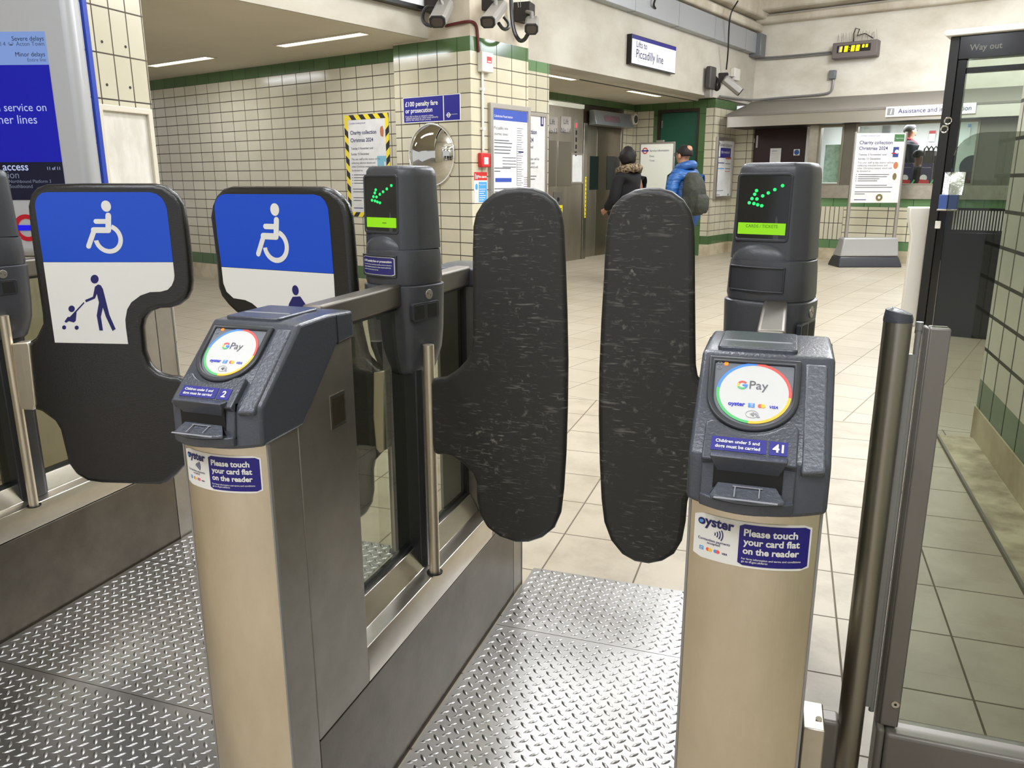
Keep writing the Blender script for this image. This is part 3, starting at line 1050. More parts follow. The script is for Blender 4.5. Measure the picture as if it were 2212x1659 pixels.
def pod(root, xc, sticker, dx=-.010):
    c = V3(xc + dx, 1.622, 0)
    ux = V3(math.cos(PODA), -math.sin(PODA), 0)
    nn = V3(-math.sin(PODA), -math.cos(PODA), 0)
    mb = MB()
    mb.loft([superloop(c, ux, nn, h, h2, e, z) for z, h, h2, e in ((.826, .050, .046, 3), (.834, .058, .054, 3), (.855, .066, .061, 3), (.885, .075, .069, 3), (.930, .079, .073, 3), (1.02, .0815, .076, 3), (1.027, .0815, .076, 3), (1.0295, .078, .073, 3))])
    lower = obj('pod_lower', mb, PODM, root, angle=0.9)
    mb = MB()
    for z0, z1 in ((.958, .989),):
        P = Pl(c + nn * .02, -nn, Zv)                    # right flank of the pod
        P.n = ux
        mb.pprism(P, rrect(-.040, z0 - .004, .044, z1 + .004, .006), .072, .0815, 0)
        mb.pprism(P, rrect(-.034, z0, -.004, z1, .003), .078, .0822, 1)
        mb.pprism(P, rrect(.006, z0, .036, z1, .003), .078, .0822, 1)
        mb.pprism(P, circ(.012, 1.009, .011, 20), .074, .0828, 2)
        mb.pprism(P, circ(.007, 1.011, .0015, 8), .078, .0832, 1)
        mb.pprism(P, circ(.016, 1.007, .0015, 8), .078, .0832, 1)
    obj('sensor_window', mb, [CAPD, DARK, ALU], lower, bevel=0.0015)
    mb = MB()
    mb.loft([superloop(c, ux, nn, h, h2, 2.9, z) for z, h, h2 in ((1.0305, .0765, .072), (1.04, .0785, .074), (1.09, .0765, .072), (1.103, .0750, .0705), (1.1055, .070, .066))])
    collar = obj('pod_collar', mb, PODM, root, angle=0.9)
    L = Curved(c + nn * .0622, ux, Zv, .0125, .058)
    mb = MB()
    for (a0, b0, a1, b1) in ((-.061, 1.0475, .045, 1.0505), (-.061, 1.0915, .045, 1.0945)):
        cstrip(mb, L, a0, b0, a1, b1, -.004, .0045)
    cstrip(mb, L, -.062, 1.0475, -.059, 1.0945, -.004, .0035, n=2)
    cstrip(mb, L, .043, 1.0475, .046, 1.0945, -.004, .0035, n=2)
    obj('label_frame', mb, CAPD, collar, bevel=0.001)
    mb = MB()
    cstrip(mb, L, -.060, 1.049, .044, 1.093, -.004, .0012)
    obj('label_panel', mb, CAPD, collar, bevel=0.0005)
    if sticker:
        mb = MB()
        cstrip(mb, L, -.058, 1.0515, .042, 1.0905, .0, .0022, 1, r=.002)
        cstrip(mb, L, -.0565, 1.0528, .0405, 1.0892, .001, .0027, 0, r=.002)
        put_text(mb, '£100 penalty fare or prosecution', L, -.052, 1.0790, .0068, .0033, bold=.03, fit=.088, mi=1)
        for i, s in enumerate(('If you travel without a valid ticket and fail to show on demand a', 'ticket, validated smartcard or other travel authority', 'valid for the whole of your journey')):
            put_text(mb, s, L, -.052, 1.0725 - .0055 * i, .0045, .0033, bold=.01, fit=(.088, .086, .052)[i], mi=1)
        obj('penalty_sticker', mb, [mat('sticker_navy', (40, 36, 104), .35), WHITE], collar, smooth=False)
    # head with the display
    base = [(-.060, -.058), (-.070, -.045), (-.0705, .030), (-.067, .046), (-.058, .053), (.042, .055), (.049, .052), (.067, .028), (.071, .015), (.071, -.04), (.058, -.058)]
    sm = smooth_loop(base, 1)
    mb = MB()
    loops = []
    for z, k_, sh in ((1.106, 1.02, 0), (1.115, 1.015, 0), (1.18, .985, 0), (1.258, .945, 0), (1.270, .92, 0), (1.2785, .84, 0), (1.2805, .70, 0)):
        loops.append([c + ux * (u * k_) + nn * (v * k_) + Zv * z for u, v in sm])
    mb.loft(loops)
    head = obj('pod_head', mb, PODM, root, angle=0.9)
    mb = MB()
    mb.ball(c + ux * -.009 + nn * .047 + Zv * 1.103, (.055, .023, .034), 28, 14, ax=(ux, nn, Zv))
    obj('brow', mb, PODM, head)
    tilt = V3(0, 0, 1) - nn * .024
    Dp = Pl(c + nn * .0545 + Zv * 1.12, ux, tilt)
    mb = MB()
    mb.pring(Dp, rrect(-.0615, .018, .0425, .142, .008), rrect(-.0565, .024, .0375, .137, .005), -.008, .0022)
    obj('display_frame', mb, CAPD, head, bevel=0.0015)
    mb = MB()
    mb.pprism(Dp, rrect(-.0575, .023, .0385, .138, .005), -.006, .0006, 0)
    disp = obj('display', mb, SCREEN, head)
    mb = MB()
    mb.pbox(Dp, -.0540, .0315, .0355, .0525, 0, .0010)
    obj('message_panel', mb, LCD, head)
    mb = MB()
    if not sticker:
        put_text(mb, 'CARDS / TICKETS', Dp, -.009, .0440, .0072, .0014, 'C', fit=.060)
    else:
        mb.pbox(Dp, -.006, .0405, .006, .0425, .001, .0014)
    obj('message', mb, mat('display_ink', (84, 128, 20), .5), head, smooth=False)
    mb = MB()
    for u, v in ((.0235, .1195), (.0100, .1125), (-.0015, .1065), (-.0115, .1012), (-.0218, .0955), (-.0312, .0962), (-.0358, .0885), (-.0268, .0872), (-.0195, .0852), (-.0118, .0835), (-.0267, .1040), (-.0238, .1105)):
        mb.pprism(Dp, circ(u, v, .0029, 14, .0028), .0003, .0016)
    obj('arrow_lights', mb, LED, head)
    return c


def gate(number, xc, label, sticker, stub=False):
    root = thing('ticket_gate', label, 'ticket gate', (xc, YC, 0), 'ticket gates across the station entrance')
    console(root, xc, False, number)
    console(root, xc, True, number)
    mb = MB()
    mb.box(xc - .078, 1.049, .0, xc + .078, 2.121, .278)
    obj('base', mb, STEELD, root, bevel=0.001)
    mb = MB()
    pr = [(.078, .281), (.078, .327), (.071, .350), (.036, .354), (.033, .362), (.013, .402), (-.013, .402), (-.033, .362), (-.036, .354), (-.071, .350), (-.078, .327), (-.078, .281)]
    mb.prism([V3(xc + u, 1.231, z) for u, z in pr], [V3(xc + u, 1.939, z) for u, z in pr])
    obj('sill', mb, STEELB, root, bevel=0.0015, angle=0.4)
    for y0, y1 in ((1.231, 1.605), (1.635, 1.939)):
        mb = MB()
        P = XP(xc)
        mb.pring(P, [(y0, .400), (y1, .400), (y1, .986), (y0, .986)], [(y0 + .014, .410), (y1 - .014, .410), (y1 - .014, .978), (y0 + .014, .978)], -.009, .009)
        fr = obj('glass_panel', mb, FRAMEB, root)
        mb = MB()
        mb.pbox(P, y0 + .02, .405, y1 - .02, .98, -.004, .004)
        obj('pane', mb, GLASSG, fr, smooth=False)
    mb = MB()
    mb.prism([V3(xc + u, y, .353) for u, y in ((.034, 1.575), (.042, 1.59), (.042, 1.65), (.034, 1.665), (-.034, 1.665), (-.042, 1.65), (-.042, 1.59), (-.034, 1.575))],
             [V3(xc + u, y, .85) for u, y in ((.034, 1.575), (.042, 1.59), (.042, 1.65), (.034, 1.665), (-.034, 1.665), (-.042, 1.65), (-.042, 1.59), (-.034, 1.575))])
    obj('mullion', mb, mat('black_channel', (30, 31, 33), .35), root, bevel=0.003)
    for y0, y1 in ((1.228, 1.556), (1.690, 1.945)):
        mb = MB()
        mb.box(xc - .021, y0, .985, xc + .021, y1, 1.034)
        obj('rail', mb, mat('rail_steel', (124, 118, 110), .48, 1.0), root, bevel=0.006, segs=3)
    pod(root, xc, sticker, .008 if number == '1' else -.010)
    return root


def pole(root, xc, s, y=1.572, off=.068):
    mb = MB()
    mb.cyl(V3(xc + s * off, y, .350), V3(xc + s * off, y, .90), .0125, n=24)
    p = obj('hinge_pole', mb, STEEL, root)
    mb = MB()
    mb.cyl(V3(xc + s * off, y, .3505), V3(xc + s * off, y, .3535), .019, n=24)
    obj('pole_foot', mb, BLACKP, p)


XG = (-2.065, -0.800, -0.0145)
g1 = gate('1', XG[0], 'steel ticket gate across the wide lane, in front of the blue information screen', False)
g2 = gate('2', XG[1], 'steel ticket gate numbered 2 between the wide lane and the narrow lane', True)
g3 = gate('41', XG[2], 'steel ticket gate numbered 41 beside the glass barrier', False)
pole(g1, XG[0], 1, off=.083)
pole(g2, XG[1], -1, 1.645)
pole(g2, XG[1], 1)
pole(g3, XG[2], -1)


# ---------------------------------------------------------------- paddles
def paddle(root, pl, uv, th, mt, label=None, bev=.011):
    mb = MB()
    mb.pprism(pl, uv, -th, 0)
    o = obj('paddle', mb, mt, root, bevel=bev, segs=4, angle=1.0)
    if label:
        o['label'] = label
    return o


def px_loop(pl, pts, w=0.0):
    return [pl.hit(x, y, w) for x, y in pts]


PN = YP(1.560)
left_small = [(1018, 600), (1018, 540), (1019, 490), (1025, 462), (1040, 437), (1062, 418), (1090, 407), (1120, 404), (1150, 406), (1177, 416), (1199, 434), (1211, 458), (1216, 490), (1219, 560), (1223, 680), (1225, 780), (1224, 880), (1221, 980), (1216, 1060), (1210, 1110), (1196, 1143), (1170, 1164), (1140, 1174), (1112, 1174), (1078, 1162), (1050, 1142), (1034, 1112), (1027, 1078), (1026, 1044), (1019, 1025), (1000, 1005), (975, 988), (958, 984), (936, 984), (931, 960), (928, 830), (932, 818), (962, 815), (985, 800), (1008, 776), (1015, 758), (1018, 730)]
paddle(g2, PN, px_loop(PN, left_small), .022, RUBBER)
right_small = [(1500, 600), (1500, 540), (1499, 490), (1492, 458), (1476, 432), (1452, 414), (1425, 406), (1398, 405), (1370, 410), (1342, 424), (1321, 446), (1310, 475), (1306, 510), (1302, 600), (1296, 700), (1292, 800), (1291, 900), (1293, 1000), (1297, 1080), (1303, 1130), (1318, 1170), (1342, 1200), (1370, 1216), (1400, 1221), (1430, 1215), (1455, 1200), (1472, 1172), (1480, 1130), (1484, 1080), (1500, 1060), (1530, 1035), (1575, 1028), (1580, 1000), (1580, 870), (1575, 858), (1545, 850), (1520, 832), (1506, 814), (1502, 790), (1501, 730)]
paddle(g3, PN, px_loop(PN, right_small), .022, RUBBER)
a1 = math.radians(17)
PW1 = Pl(V3(XG[0] + .068, 1.566, 0), V3(math.cos(a1), math.sin(a1), 0), Zv)
a2 = math.radians(7)
PW2 = Pl(V3(XG[1] - .068, 1.566, 0), V3(math.cos(a2), -math.sin(a2), 0), Zv)
wide1 = [(57, 446), (63, 420), (76, 405), (96, 398), (177, 396), (329, 396), (354, 401), (380, 421), (394, 443), (402, 494), (408, 545), (413, 608), (411, 628), (403, 646), (385, 660), (365, 666), (342, 667), (324, 674), (311, 688), (307, 707), (311, 759), (322, 790), (340, 806), (365, 813), (383, 814), (401, 823), (420, 842), (428, 880), (424, 960), (404, 1000), (380, 1027), (358, 1045), (344, 1049), (217, 1045), (188, 1041), (163, 1027), (145, 1002), (136, 965), (127, 929), (116, 911), (87, 890), (66, 884), (52, 800), (48, 745), (74, 732), (89, 700), (88, 680), (75, 590), (63, 507)]
W1 = px_loop(PW1, wide1)
p1 = paddle(g1, PW1, W1, .030, CARB, 'black paddle with a wheelchair and pushchair sign', .013)
wide2 = [(451, 469), (455, 443), (463, 423), (478, 407), (496, 402), (592, 402), (693, 403), (713, 409), (731, 423), (744, 441), (751, 466), (755, 507), (760, 570), (765, 641), (772, 704), (787, 769), (812, 794), (838, 806), (838, 970), (821, 977), (801, 1000), (797, 1020), (798, 1065), (794, 1092), (780, 1118), (755, 1130), (600, 1095), (555, 1060), (535, 1010), (530, 880), (545, 830), (575, 800), (590, 770), (588, 730), (570, 700), (540, 690), (508, 677), (491, 661), (475, 641), (468, 621), (465, 583), (458, 520)]
W2 = px_loop(PW2, wide2)
p2 = paddle(g2, PW2, W2, .030, CARB, 'black paddle with a wheelchair sign, half hidden behind a console', .013)


def sticker(par, pl, blue, white):
    for nm, pts, m_ in (('blue_panel', blue, BLUEST), ('white_panel', white, WHITE)):
        mb = MB()
        mb.pprism(pl, px_loop(pl, pts), -.001, .0008)
        obj(nm, mb, m_, par, smooth=False)


sticker(p1, PW1, [(94, 566), (84, 500), (76, 446), (77, 434), (82, 424), (90, 417), (102, 415), (324, 415), (338, 419), (350, 428), (357, 440), (361, 452), (368, 510), (374, 566)],
        [(94, 566.6), (374, 566.6), (377, 595), (376, 605), (371, 617), (362, 626), (347, 630), (324, 631), (304, 638), (284, 653), (275, 668), (271, 690), (272, 706), (277, 743), (119, 740)])
sticker(p2, PW2, [(479, 576), (470, 510), (464, 452), (465, 438), (470, 428), (478, 421), (488, 419), (678, 420), (692, 424), (702, 434), (709, 450), (713, 490), (721, 591)],
        [(479, 576.8), (721, 591.8), (727, 700), (600, 700), (565, 672), (545, 655), (530, 648), (505, 644), (490, 630), (483, 612)])
# wheelchair symbol, drawn once on the first paddle and repeated on the second
Z5 = lambda x, y: PW1.hit(x * .2532, 380 + y * .2532)
hc = Z5(907, 258)
kk = abs(Z5(1007, 258)[0] - hc[0]) / 100.0
loc = lambda x, y: tuple(np.array(Z5(x, y)) - np.array(hc))


def wheelchair(par, pl, cu, cv):
    q = lambda pts: [(cu + a, cv + b_) for a, b_ in pts]
    mb = MB()
    sh = [circ(0, 0, 42 * kk, 24, 46 * kk), capsule(loc(926, 338), loc(926, 462), 48 * kk), capsule(loc(820, 388), loc(926, 388), 40 * kk), capsule(loc(802, 462), loc(926, 463), 48 * kk), capsule(loc(805, 466), loc(758, 600), 42 * kk)]
    wc = loc(925, 535)
    sh.append(arcband(wc[0], wc[1], 126 * kk, 88 * kk, -172, 68, 40))
    for i, s in enumerate(sh):
        mb.pprism(pl, q(s), .0004, .0014 + .00001 * i)
    obj('wheelchair_symbol', mb, WHITE, par, smooth=False)


wheelchair(p1, PW1, *hc)
h2 = PW2.hit(440 + 609 * .2532, 380 + 287 * .2532)
wheelchair(p2, PW2, *h2)
mb = MB()
PH = [loc(*p) for p in ((838, 925), (812, 945), (795, 1030), (728, 1058), (735, 1078), (812, 1045), (828, 1005), (846, 1080), (827, 1190), (850, 1318), (880, 1318), (862, 1200), (880, 1122), (905, 1200), (962, 1322), (988, 1306), (935, 1185), (905, 1065), (880, 965), (862, 933))]
shp = [[loc(809 + 34 * math.cos(t), 880 + 37 * math.sin(t)) for t in np.linspace(0, 2 * math.pi, 20, False)], PH,
       [loc(613 + 27 * math.cos(t), 1133 + 28 * math.sin(t)) for t in np.linspace(0, 2 * math.pi, 18, False)],
       [loc(*p) for p in ((655, 1160), (648, 1235), (632, 1250), (590, 1238), (566, 1252), (552, 1242), (580, 1202), (606, 1202))],
       [loc(*p) for p in ((716, 1076), (722, 1084), (612, 1206), (600, 1200))],
       [loc(549 + 17 * math.cos(t), 1292 + 18 * math.sin(t)) for t in np.linspace(0, 2 * math.pi, 14, False)],
       [loc(656 + 17 * math.cos(t), 1294 + 18 * math.sin(t)) for t in np.linspace(0, 2 * math.pi, 14, False)]]
for i, s in enumerate(shp):
    mb.pprism(PW1, [(hc[0] + a, hc[1] + b_) for a, b_ in s], .0004, .0014 + .00001 * i)
obj('pushchair_symbol', mb, INK, p1, smooth=False)
mb = MB()
hh = PW2.hit(440 + 785 * .2532, 380 + 975 * .2532)
mb.pprism(PW2, circ(hh[0], hh[1], 31 * kk, 20, 38 * kk), .0004, .0014)
mb.pprism(PW2, px_loop(PW2, [(633, 641), (649, 640), (660, 656), (668, 690), (618, 690), (625, 656)]), .0004, .0014)
obj('person_symbol', mb, INK, p2, smooth=False)
# steel clamps holding the wide paddles to their poles
for par, pl, pts in ((p1, PW1, [(28, 742), (62, 738), (66, 745), (80, 872), (76, 885), (50, 884), (44, 870), (30, 760)]), (p2, PW2, [(809, 803), (833, 799), (834, 970), (822, 978), (814, 968), (808, 900)])):
    mb = MB()
    mb.pprism(pl, px_loop(pl, pts), -.036, .006)
    obj('clamp', mb, STEEL, par, bevel=.004, segs=3)

# ---------------------------------------------------------------- glass barrier beside gate 41
YB = 1.60
fb = thing('glass_barrier', 'glass barrier panel with a round steel post beside gate 41', 'barrier', (0.21, YB, 0))
mb = MB()
px_, py_ = .199, 1.585
mb.cyl(V3(px_, py_, 0), V3(px_, py_, 1.0), .0245, n=40)
po = obj('post', mb, mat('post_steel', (168, 163, 154), .36, 1.0, bump=(160, .12, (1, 1, .04))), fb)
mb = MB()
mb.loft([[V3(px_ + .0252 * k_ * math.cos(t), py_ + .0252 * k_ * math.sin(t), z0 + dz * math.cos(t)) for t in np.linspace(0, 2 * math.pi, 32, False)] for k_, z0, dz in ((1, 1.0, 0), (1, 1.006, .001), (.9, 1.018, -.004), (.55, 1.022, -.004))])
obj('post_cap', mb, CAPM, po)
mb = MB()
mb.cyl(V3(.236, 1.592, .19), V3(.236, 1.592, .985), .0055, n=16)
mb.cyl(V3(.236, 1.592, .985), V3(.236, 1.592, 1.0), .0065, n=16)
mb.box(.2235, 1.587, .20, .236, 1.597, .94)
obj('hinge_rod', mb, GREYMET, fb)
mb = MB()
mb.prism([V3(*p) for p in ((.2445, 1.590, .17), (.2445, 1.590, .992), (.2445, 1.612, .992), (.2445, 1.612, .17))], [V3(*p) for p in ((.252, 1.578, .17), (.252, 1.578, .992), (.252, 1.612, .992), (.252, 1.612, .17))])
mb.box(.252, 1.578, .17, .2865, 1.591, .992)
mb.box(.252, 1.599, .17, .2865, 1.612, .992)
cl = obj('clamp', mb, mat('grey_clamp', (128, 122, 116), .42, .35), fb, bevel=.003)
mb = MB()
mb.cyl(V3(.276, 1.574, .225), V3(.276, 1.579, .225), .0075, n=20, mi=0)
mb.cyl(V3(.276, 1.5735, .225), V3(.276, 1.5745, .225), .0026, n=12, mi=1)
obj('bolt', mb, [CHROME, DARK], cl)
mb = MB()
P = YP(1.595)
gl = [(.262, .175), (1.6, .175), (1.6, 1.327)] + [(.256 + .045 * (1 - math.cos(math.radians(a))) , 1.282 + .045 * math.sin(math.radians(a))) for a in range(90, -1, -10)]
mb.pprism(P, gl, -.0045, .0045)
obj('pane', mb, GLASSF, fb, smooth=False)
mb = MB()
mb.box(.246, 1.560, .03, .262, 1.625, .172, 0)
mb.box(.263, 1.560, .03, 1.6, 1.625, .165, 0)
mb.box(.13, 1.57, .03, .178, 1.615, .16, 0)
obj('bottom_rail', mb, mat('grey_clamp', (128, 122, 116)), fb, bevel=.008, segs=3)
# folded steel plate fixed to the floor by gate 41
mb = MB()
mb.prism([V3(.073, *p) for p in ((1.06, 0), (1.06, .497), (1.14, .487), (1.14, 0))], [V3(.1025, *p) for p in ((1.06, 0), (1.06, .497), (1.14, .487), (1.14, 0))])
bk = obj('side_plate', mb, STEELB, g3, bevel=.002)
mb = MB()
mb.cyl(V3(.095, 1.09, .491), V3(.095, 1.089, .4955), .0045, n=14)
obj('screw', mb, CHROME, bk)

# ================================================================== LIGHT FITTINGS
def batten(name, label, pl, u0, v0, u1, v1, group):
    t = thing(name, label, 'ceiling light', pl.at((u0 + u1) / 2, (v0 + v1) / 2), group)
    mb = MB()
    mb.pring(pl, [(u0 - .02, v0 - .02), (u1 + .02, v0 - .02), (u1 + .02, v1 + .02), (u0 - .02, v1 + .02)], [(u0, v0), (u1, v0), (u1, v1), (u0, v1)], -.004, .012)
    obj('frame', mb, CEIL_P, t, smooth=False)
    mb = MB()
    mb.pbox(pl, u0, v0, u1, v1, -.004, .008)
    obj('diffuser', mb, LAMP, t, smooth=False)


def down(z):                                    # a ceiling seen from below, u = a, v = d
    p = Pl(V3(0, 0, z), Av, Dv)
    p.n = V3(0, 0, -1)
    return p


pc, lc = down(2.53), down(2.50)
batten('ceiling_light', 'lit strip light in the passage ceiling, nearest the security cameras', pc, -6.757, 5.39, -5.593, 5.50, 'strip lights in the passage ceiling')
batten('ceiling_light', 'lit strip light in the passage ceiling, beside the tiled column', pc, -9.08, 5.41, -7.955, 5.525, 'strip lights in the passage ceiling')
batten('ceiling_light', 'lit strip light in the lift lobby ceiling, above the lift number plates', lc, -5.80, 8.25, -5.71, 9.26, 'strip lights in the lobby ceiling')
batten('ceiling_light', 'lit strip light in the lift lobby ceiling, in front of the green door', lc, -5.86, 10.84, -5.77, 11.83, 'strip lights in the lobby ceiling')


# ================================================================== POSTERS AND SIGNS
def rows(par, pl, u0, v0, u1, v1, items, mats, w):
    """items: (text, fx, fy, em, mat index, extras); fx, fy measured from the top left, em in widths"""
    mb = MB()
    wd_, hg = u1 - u0, v1 - v0
    for it in items:
        s, fx, fy, em, mi = it[:5]
        kw = dict(it[5]) if len(it) > 5 else {}
        if 'fit' in kw:
            kw['fit'] *= wd_
        if s.startswith('|'):                   # an unreadable line of print
            mb.pbox(pl, u0 + fx * wd_, v1 - fy * hg - em * wd_ * .18, u0 + (fx + float(s[1:])) * wd_, v1 - fy * hg + em * wd_ * .18, w, w + .0012, mi)
        else:
            put_text(mb, s, pl, u0 + fx * wd_, v1 - fy * hg, em * wd_, w + .002, mi=mi, **kw)
    return obj('lettering', mb, mats, par, smooth=False)


def panel(name, label, cat, pl, u0, v0, u1, v1, frame=0.0, fm=None, face=PAPER, th=.01, proud=.004, group=None):
    t = thing(name, label, cat, pl.at((u0 + u1) / 2, v0), group)
    mb = MB()
    if frame:
        mb.pring(pl, [(u0, v0), (u1, v0), (u1, v1), (u0, v1)], [(u0 + frame, v0 + frame), (u1 - frame, v0 + frame), (u1 - frame, v1 - frame), (u0 + frame, v1 - frame)], 0, th + proud)
        obj('frame', mb, fm, t, bevel=.003, smooth=False)
        mb = MB()
    mb.pbox(pl, u0 + frame * .9, v0 + frame * .9, u1 - frame * .9, v1 - frame * .9, 0, th)
    obj('face', mb, face, t, smooth=False)
    return t


CHARITY = [('London Underground', .06, .045, .032, 2, {'fit': .42}), ('Charity collection', .06, .155, .095, 0, {'fit': .70, 'bold': .012}), ('Christmas 2024', .06, .235, .095, 0, {'fit': .61, 'bold': .012}),
           ('Tuesday 5 November until', .06, .315, .058, 1, {'fit': .60, 'bold': .01}), ('Sunday 15 December', .06, .375, .058, 1, {'fit': .49, 'bold': .01}),
           ('This year staff at this station will be', .06, .43, .05, 1, {'fit': .77}), ('collecting selection boxes and', .06, .47, .05, 1, {'fit': .64}),
           ('other Christmas sweets which will', .06, .51, .05, 1, {'fit': .74}), ('be donated to:', .06, .55, .05, 1, {'fit': .30}),
           ('|.66', .10, .59, .04, 1), ('|.62', .10, .62, .04, 1), ('|.46', .10, .65, .04, 1), ('|.42', .10, .68, .04, 1),
           ('|.02', .05, .59, .04, 1), ('|.02', .05, .62, .04, 1), ('|.02', .05, .65, .04, 1), ('|.02', .05, .68, .04, 1),
           ('|.68', .06, .745, .04, 1), ('|.80', .06, .775, .04, 1), ('|.78', .06, .84, .04, 1), ('|.22', .06, .87, .04, 1), ('|.26', .06, .955, .04, 0)]
CMATS = [INK, INKG, mat('faint_violet_ink', (120, 110, 160), .6)]

wl = FP(6.246)
u0, v0, u1, v1 = -6.775, .865, -6.115, 1.925
t = panel('charity_poster', 'charity collection poster with black and yellow hazard tape on the passage wall', 'poster', wl, u0, v0, u1, v1, th=.004)
rows(t, wl, u0 + .05, v0 + .05, u1 - .05, v1 - .05, CHARITY, CMATS, .004)
mb = MB()
sx0, sy0 = -6.36, 1.36
mb.pbox(wl, -6.30, 1.33, -6.165, 1.50, .004, .0055, 0)
mb.pbox(wl, -6.20, 1.34, -6.175, 1.44, .004, .007, 1)
obj('picture', mb, [mat('sky_blue_print', (120, 176, 196), .6), PAPER], t, smooth=False)
mb = MB()
mb.pprism(wl, [(-6.235, 1.70), (-6.20, 1.69), (-6.19, 1.75), (-6.205, 1.80), (-6.235, 1.79), (-6.245, 1.75)], .004, .006)
obj('picture', mb, mat('biscuit_print', (176, 110, 70), .6), t, smooth=False)
mb = MB()
bw, st = .05, .072


def tape(p0, p1, inward):
    p0, p1, inward = np.array(p0), np.array(p1), np.array(inward)
    L = np.linalg.norm(p1 - p0)
    d = (p1 - p0) / L
    n = int(L / st) + 1
    for i in range(n):
        a, b_ = i * st, min((i + 1) * st, L)
        if a >= L - .01:
            break
        sl = min(.045, L - b_) if i < n - 1 else 0
        q = [p0 + d * a, p0 + d * b_, p0 + d * (b_ + sl) + inward * bw, p0 + d * (a + (.045 if i else 0) if a + .045 < L else L) + inward * bw]
        mb.pprism(wl, [tuple(x) for x in q], .0035, .0065, i % 2)


tape((u0, v1), (u1, v1), (0, -1))
tape((u0, v0), (u1, v0), (0, 1))
tape((u0, v1 - bw), (u0, v0 + bw), (1, 0))
tape((u1, v1 - bw), (u1, v0 + bw), (-1, 0))
obj('hazard_tape', mb, [YELLOW, BLACKT], t, smooth=False)

pf = FP(6.05)
u0, v0, u1, v1 = -5.715, 1.79, -4.99, 2.03
t = panel('penalty_sign', 'dark blue penalty fare sign above the round mirror', 'sign', pf, u0, v0, u1, v1, .008, WHITE, NAVY, th=.008, proud=.001)
mb = MB()
mb.pbox(pf, -5.20, v0 + .01, -5.19, v1 - .01, .008, .0095)
put_text(mb, '£100 penalty fare', pf, -5.685, 1.945, .066, .0095, bold=.02, fit=.42)
put_text(mb, 'or prosecution', pf, -5.685, 1.885, .066, .0095, bold=.02, fit=.35)
for i, (s, k) in enumerate((('If you fail to show on demand a ticket,', .36), ('validated smartcard or other travel authority', .42), ('valid for the whole of your journey', .33))):
    put_text(mb, s, pf, -5.685, 1.845 - .017 * i, .018, .0095, fit=k)
obj('lettering', mb, WHITE, t, smooth=False)
mb = MB()
roundel(mb, pf, -5.135, 1.845, .022, .008, .0095, .010, 0, 0)
obj('roundel', mb, WHITE, t, smooth=False)
mb = MB()
put_text(mb, 'UNDERGROUND', pf, -5.10, 1.846, .014, .0095, fit=.075)
obj('lettering', mb, WHITE, t, smooth=False)

# convex mirror
t = thing('convex_mirror', 'round convex mirror on the tiled pillar under the blue sign', 'mirror', pf.at(-5.354, 1.20))
c0 = (-5.354, 1.487)
loops = []
for k in range(12):
    a = math.radians(3 + 44 * k / 11)
    loops.append([pf.at(x, y, .02 + .40 * (math.cos(a) - math.cos(math.radians(47)))) for x, y in circ(c0[0], c0[1], .285 * math.sin(a) / math.sin(math.radians(47)), 48)])
mb = MB()
mb.loft(loops[::-1])
obj('mirror_glass', mb, mat('mirror_surface', (200, 198, 190), .03, 1.0), t, angle=1.5)
mb = MB()
mb.pring(pf, circ(c0[0], c0[1], .295, 48), circ(c0[0], c0[1], .278, 48), .0, .028)
obj('rim', mb, CHROME, t, bevel=.004)

# framed poster cases at the pillar
pr = BP(-4.871)
u0, u1, v1, v0 = 6.30, 6.965, 1.96, .78
t = panel('poster_case', 'framed white journey times poster on the side of the tiled pillar', 'poster case', pr, u0, v0, u1, v1, .045, ALU, PAPER, th=.025, proud=.012)
mb = MB()
mb.pbox(pr, u0 + .05, v1 - .15, u1 - .05, v1 - .05, .025, .0265)
obj('heading_band', mb, mat('heading_blue', (44, 72, 160), .5), t, smooth=False)
it = [('Caledonian Road station', .10, .105, .055, 3, {'fit': .45}), ('Piccadilly line', .10, .20, .08, 1, {'fit': .33}), ('journey times', .10, .245, .08, 1, {'fit': .33})]
it += [('|%.2f' % l, .10, y, .04, 1) for l, y in ((.36, .285), (.44, .305), (.42, .335), (.40, .36), (.38, .385), (.40, .505), (.14, .53), (.40, .67), (.34, .695), (.38, .72))]
it += [('|.34', .30, .42 + .025 * k, .03, 1) for k in range(4)]
it += [('|%.2f' % (.12 if k % 3 else .16), .66, .18 + .0185 * k, .02, 1) for k in range(33)] + [('|.10', .84, .58 + .0185 * k, .02, 1) for k in range(12)]
it += [('|.012', .655, .48, 1.6, 2), ('|.13', .70, .37, .06, 0), ('|.40', .12, .60, .16, 4)]
rows(t, pr, u0, v0, u1, v1, it, [INK, INKG, INKL, WHITE, mat('heading_blue', (44, 72, 160))], .0255)
ps = BP(BM)
uu = ps.hit(1178, 250)
vv = ps.hit(1160, 300)
t = panel('poster_case', 'framed charity poster on the set-back wall behind the journey times poster', 'poster case', ps, uu[0] - .80, .80, uu[0], uu[1] + .02, .04, ALU, PAPER, th=.025, proud=.012)
rows(t, ps, uu[0] - .76, .84, uu[0] - .04, uu[1] - .02, [(s, fx, fy + (.02 if fy < .3 else 0), em, mi, *(r)) for s, fx, fy, em, mi, *r in CHARITY], CMATS, .0255)
mb = MB()
q = ps.hit(1167, 259)
mb.pprism(ps, rrect(q[0] - .03, q[1] - .07, q[0] + .03, q[1] + .07, .012), .025, .0275, 0)
put_text(mb, 'i', ps, q[0], q[1] - .045, .13, .029, 'C', bold=.03, mi=1)
obj('symbol', mb, [INK, WHITE], t, smooth=False)
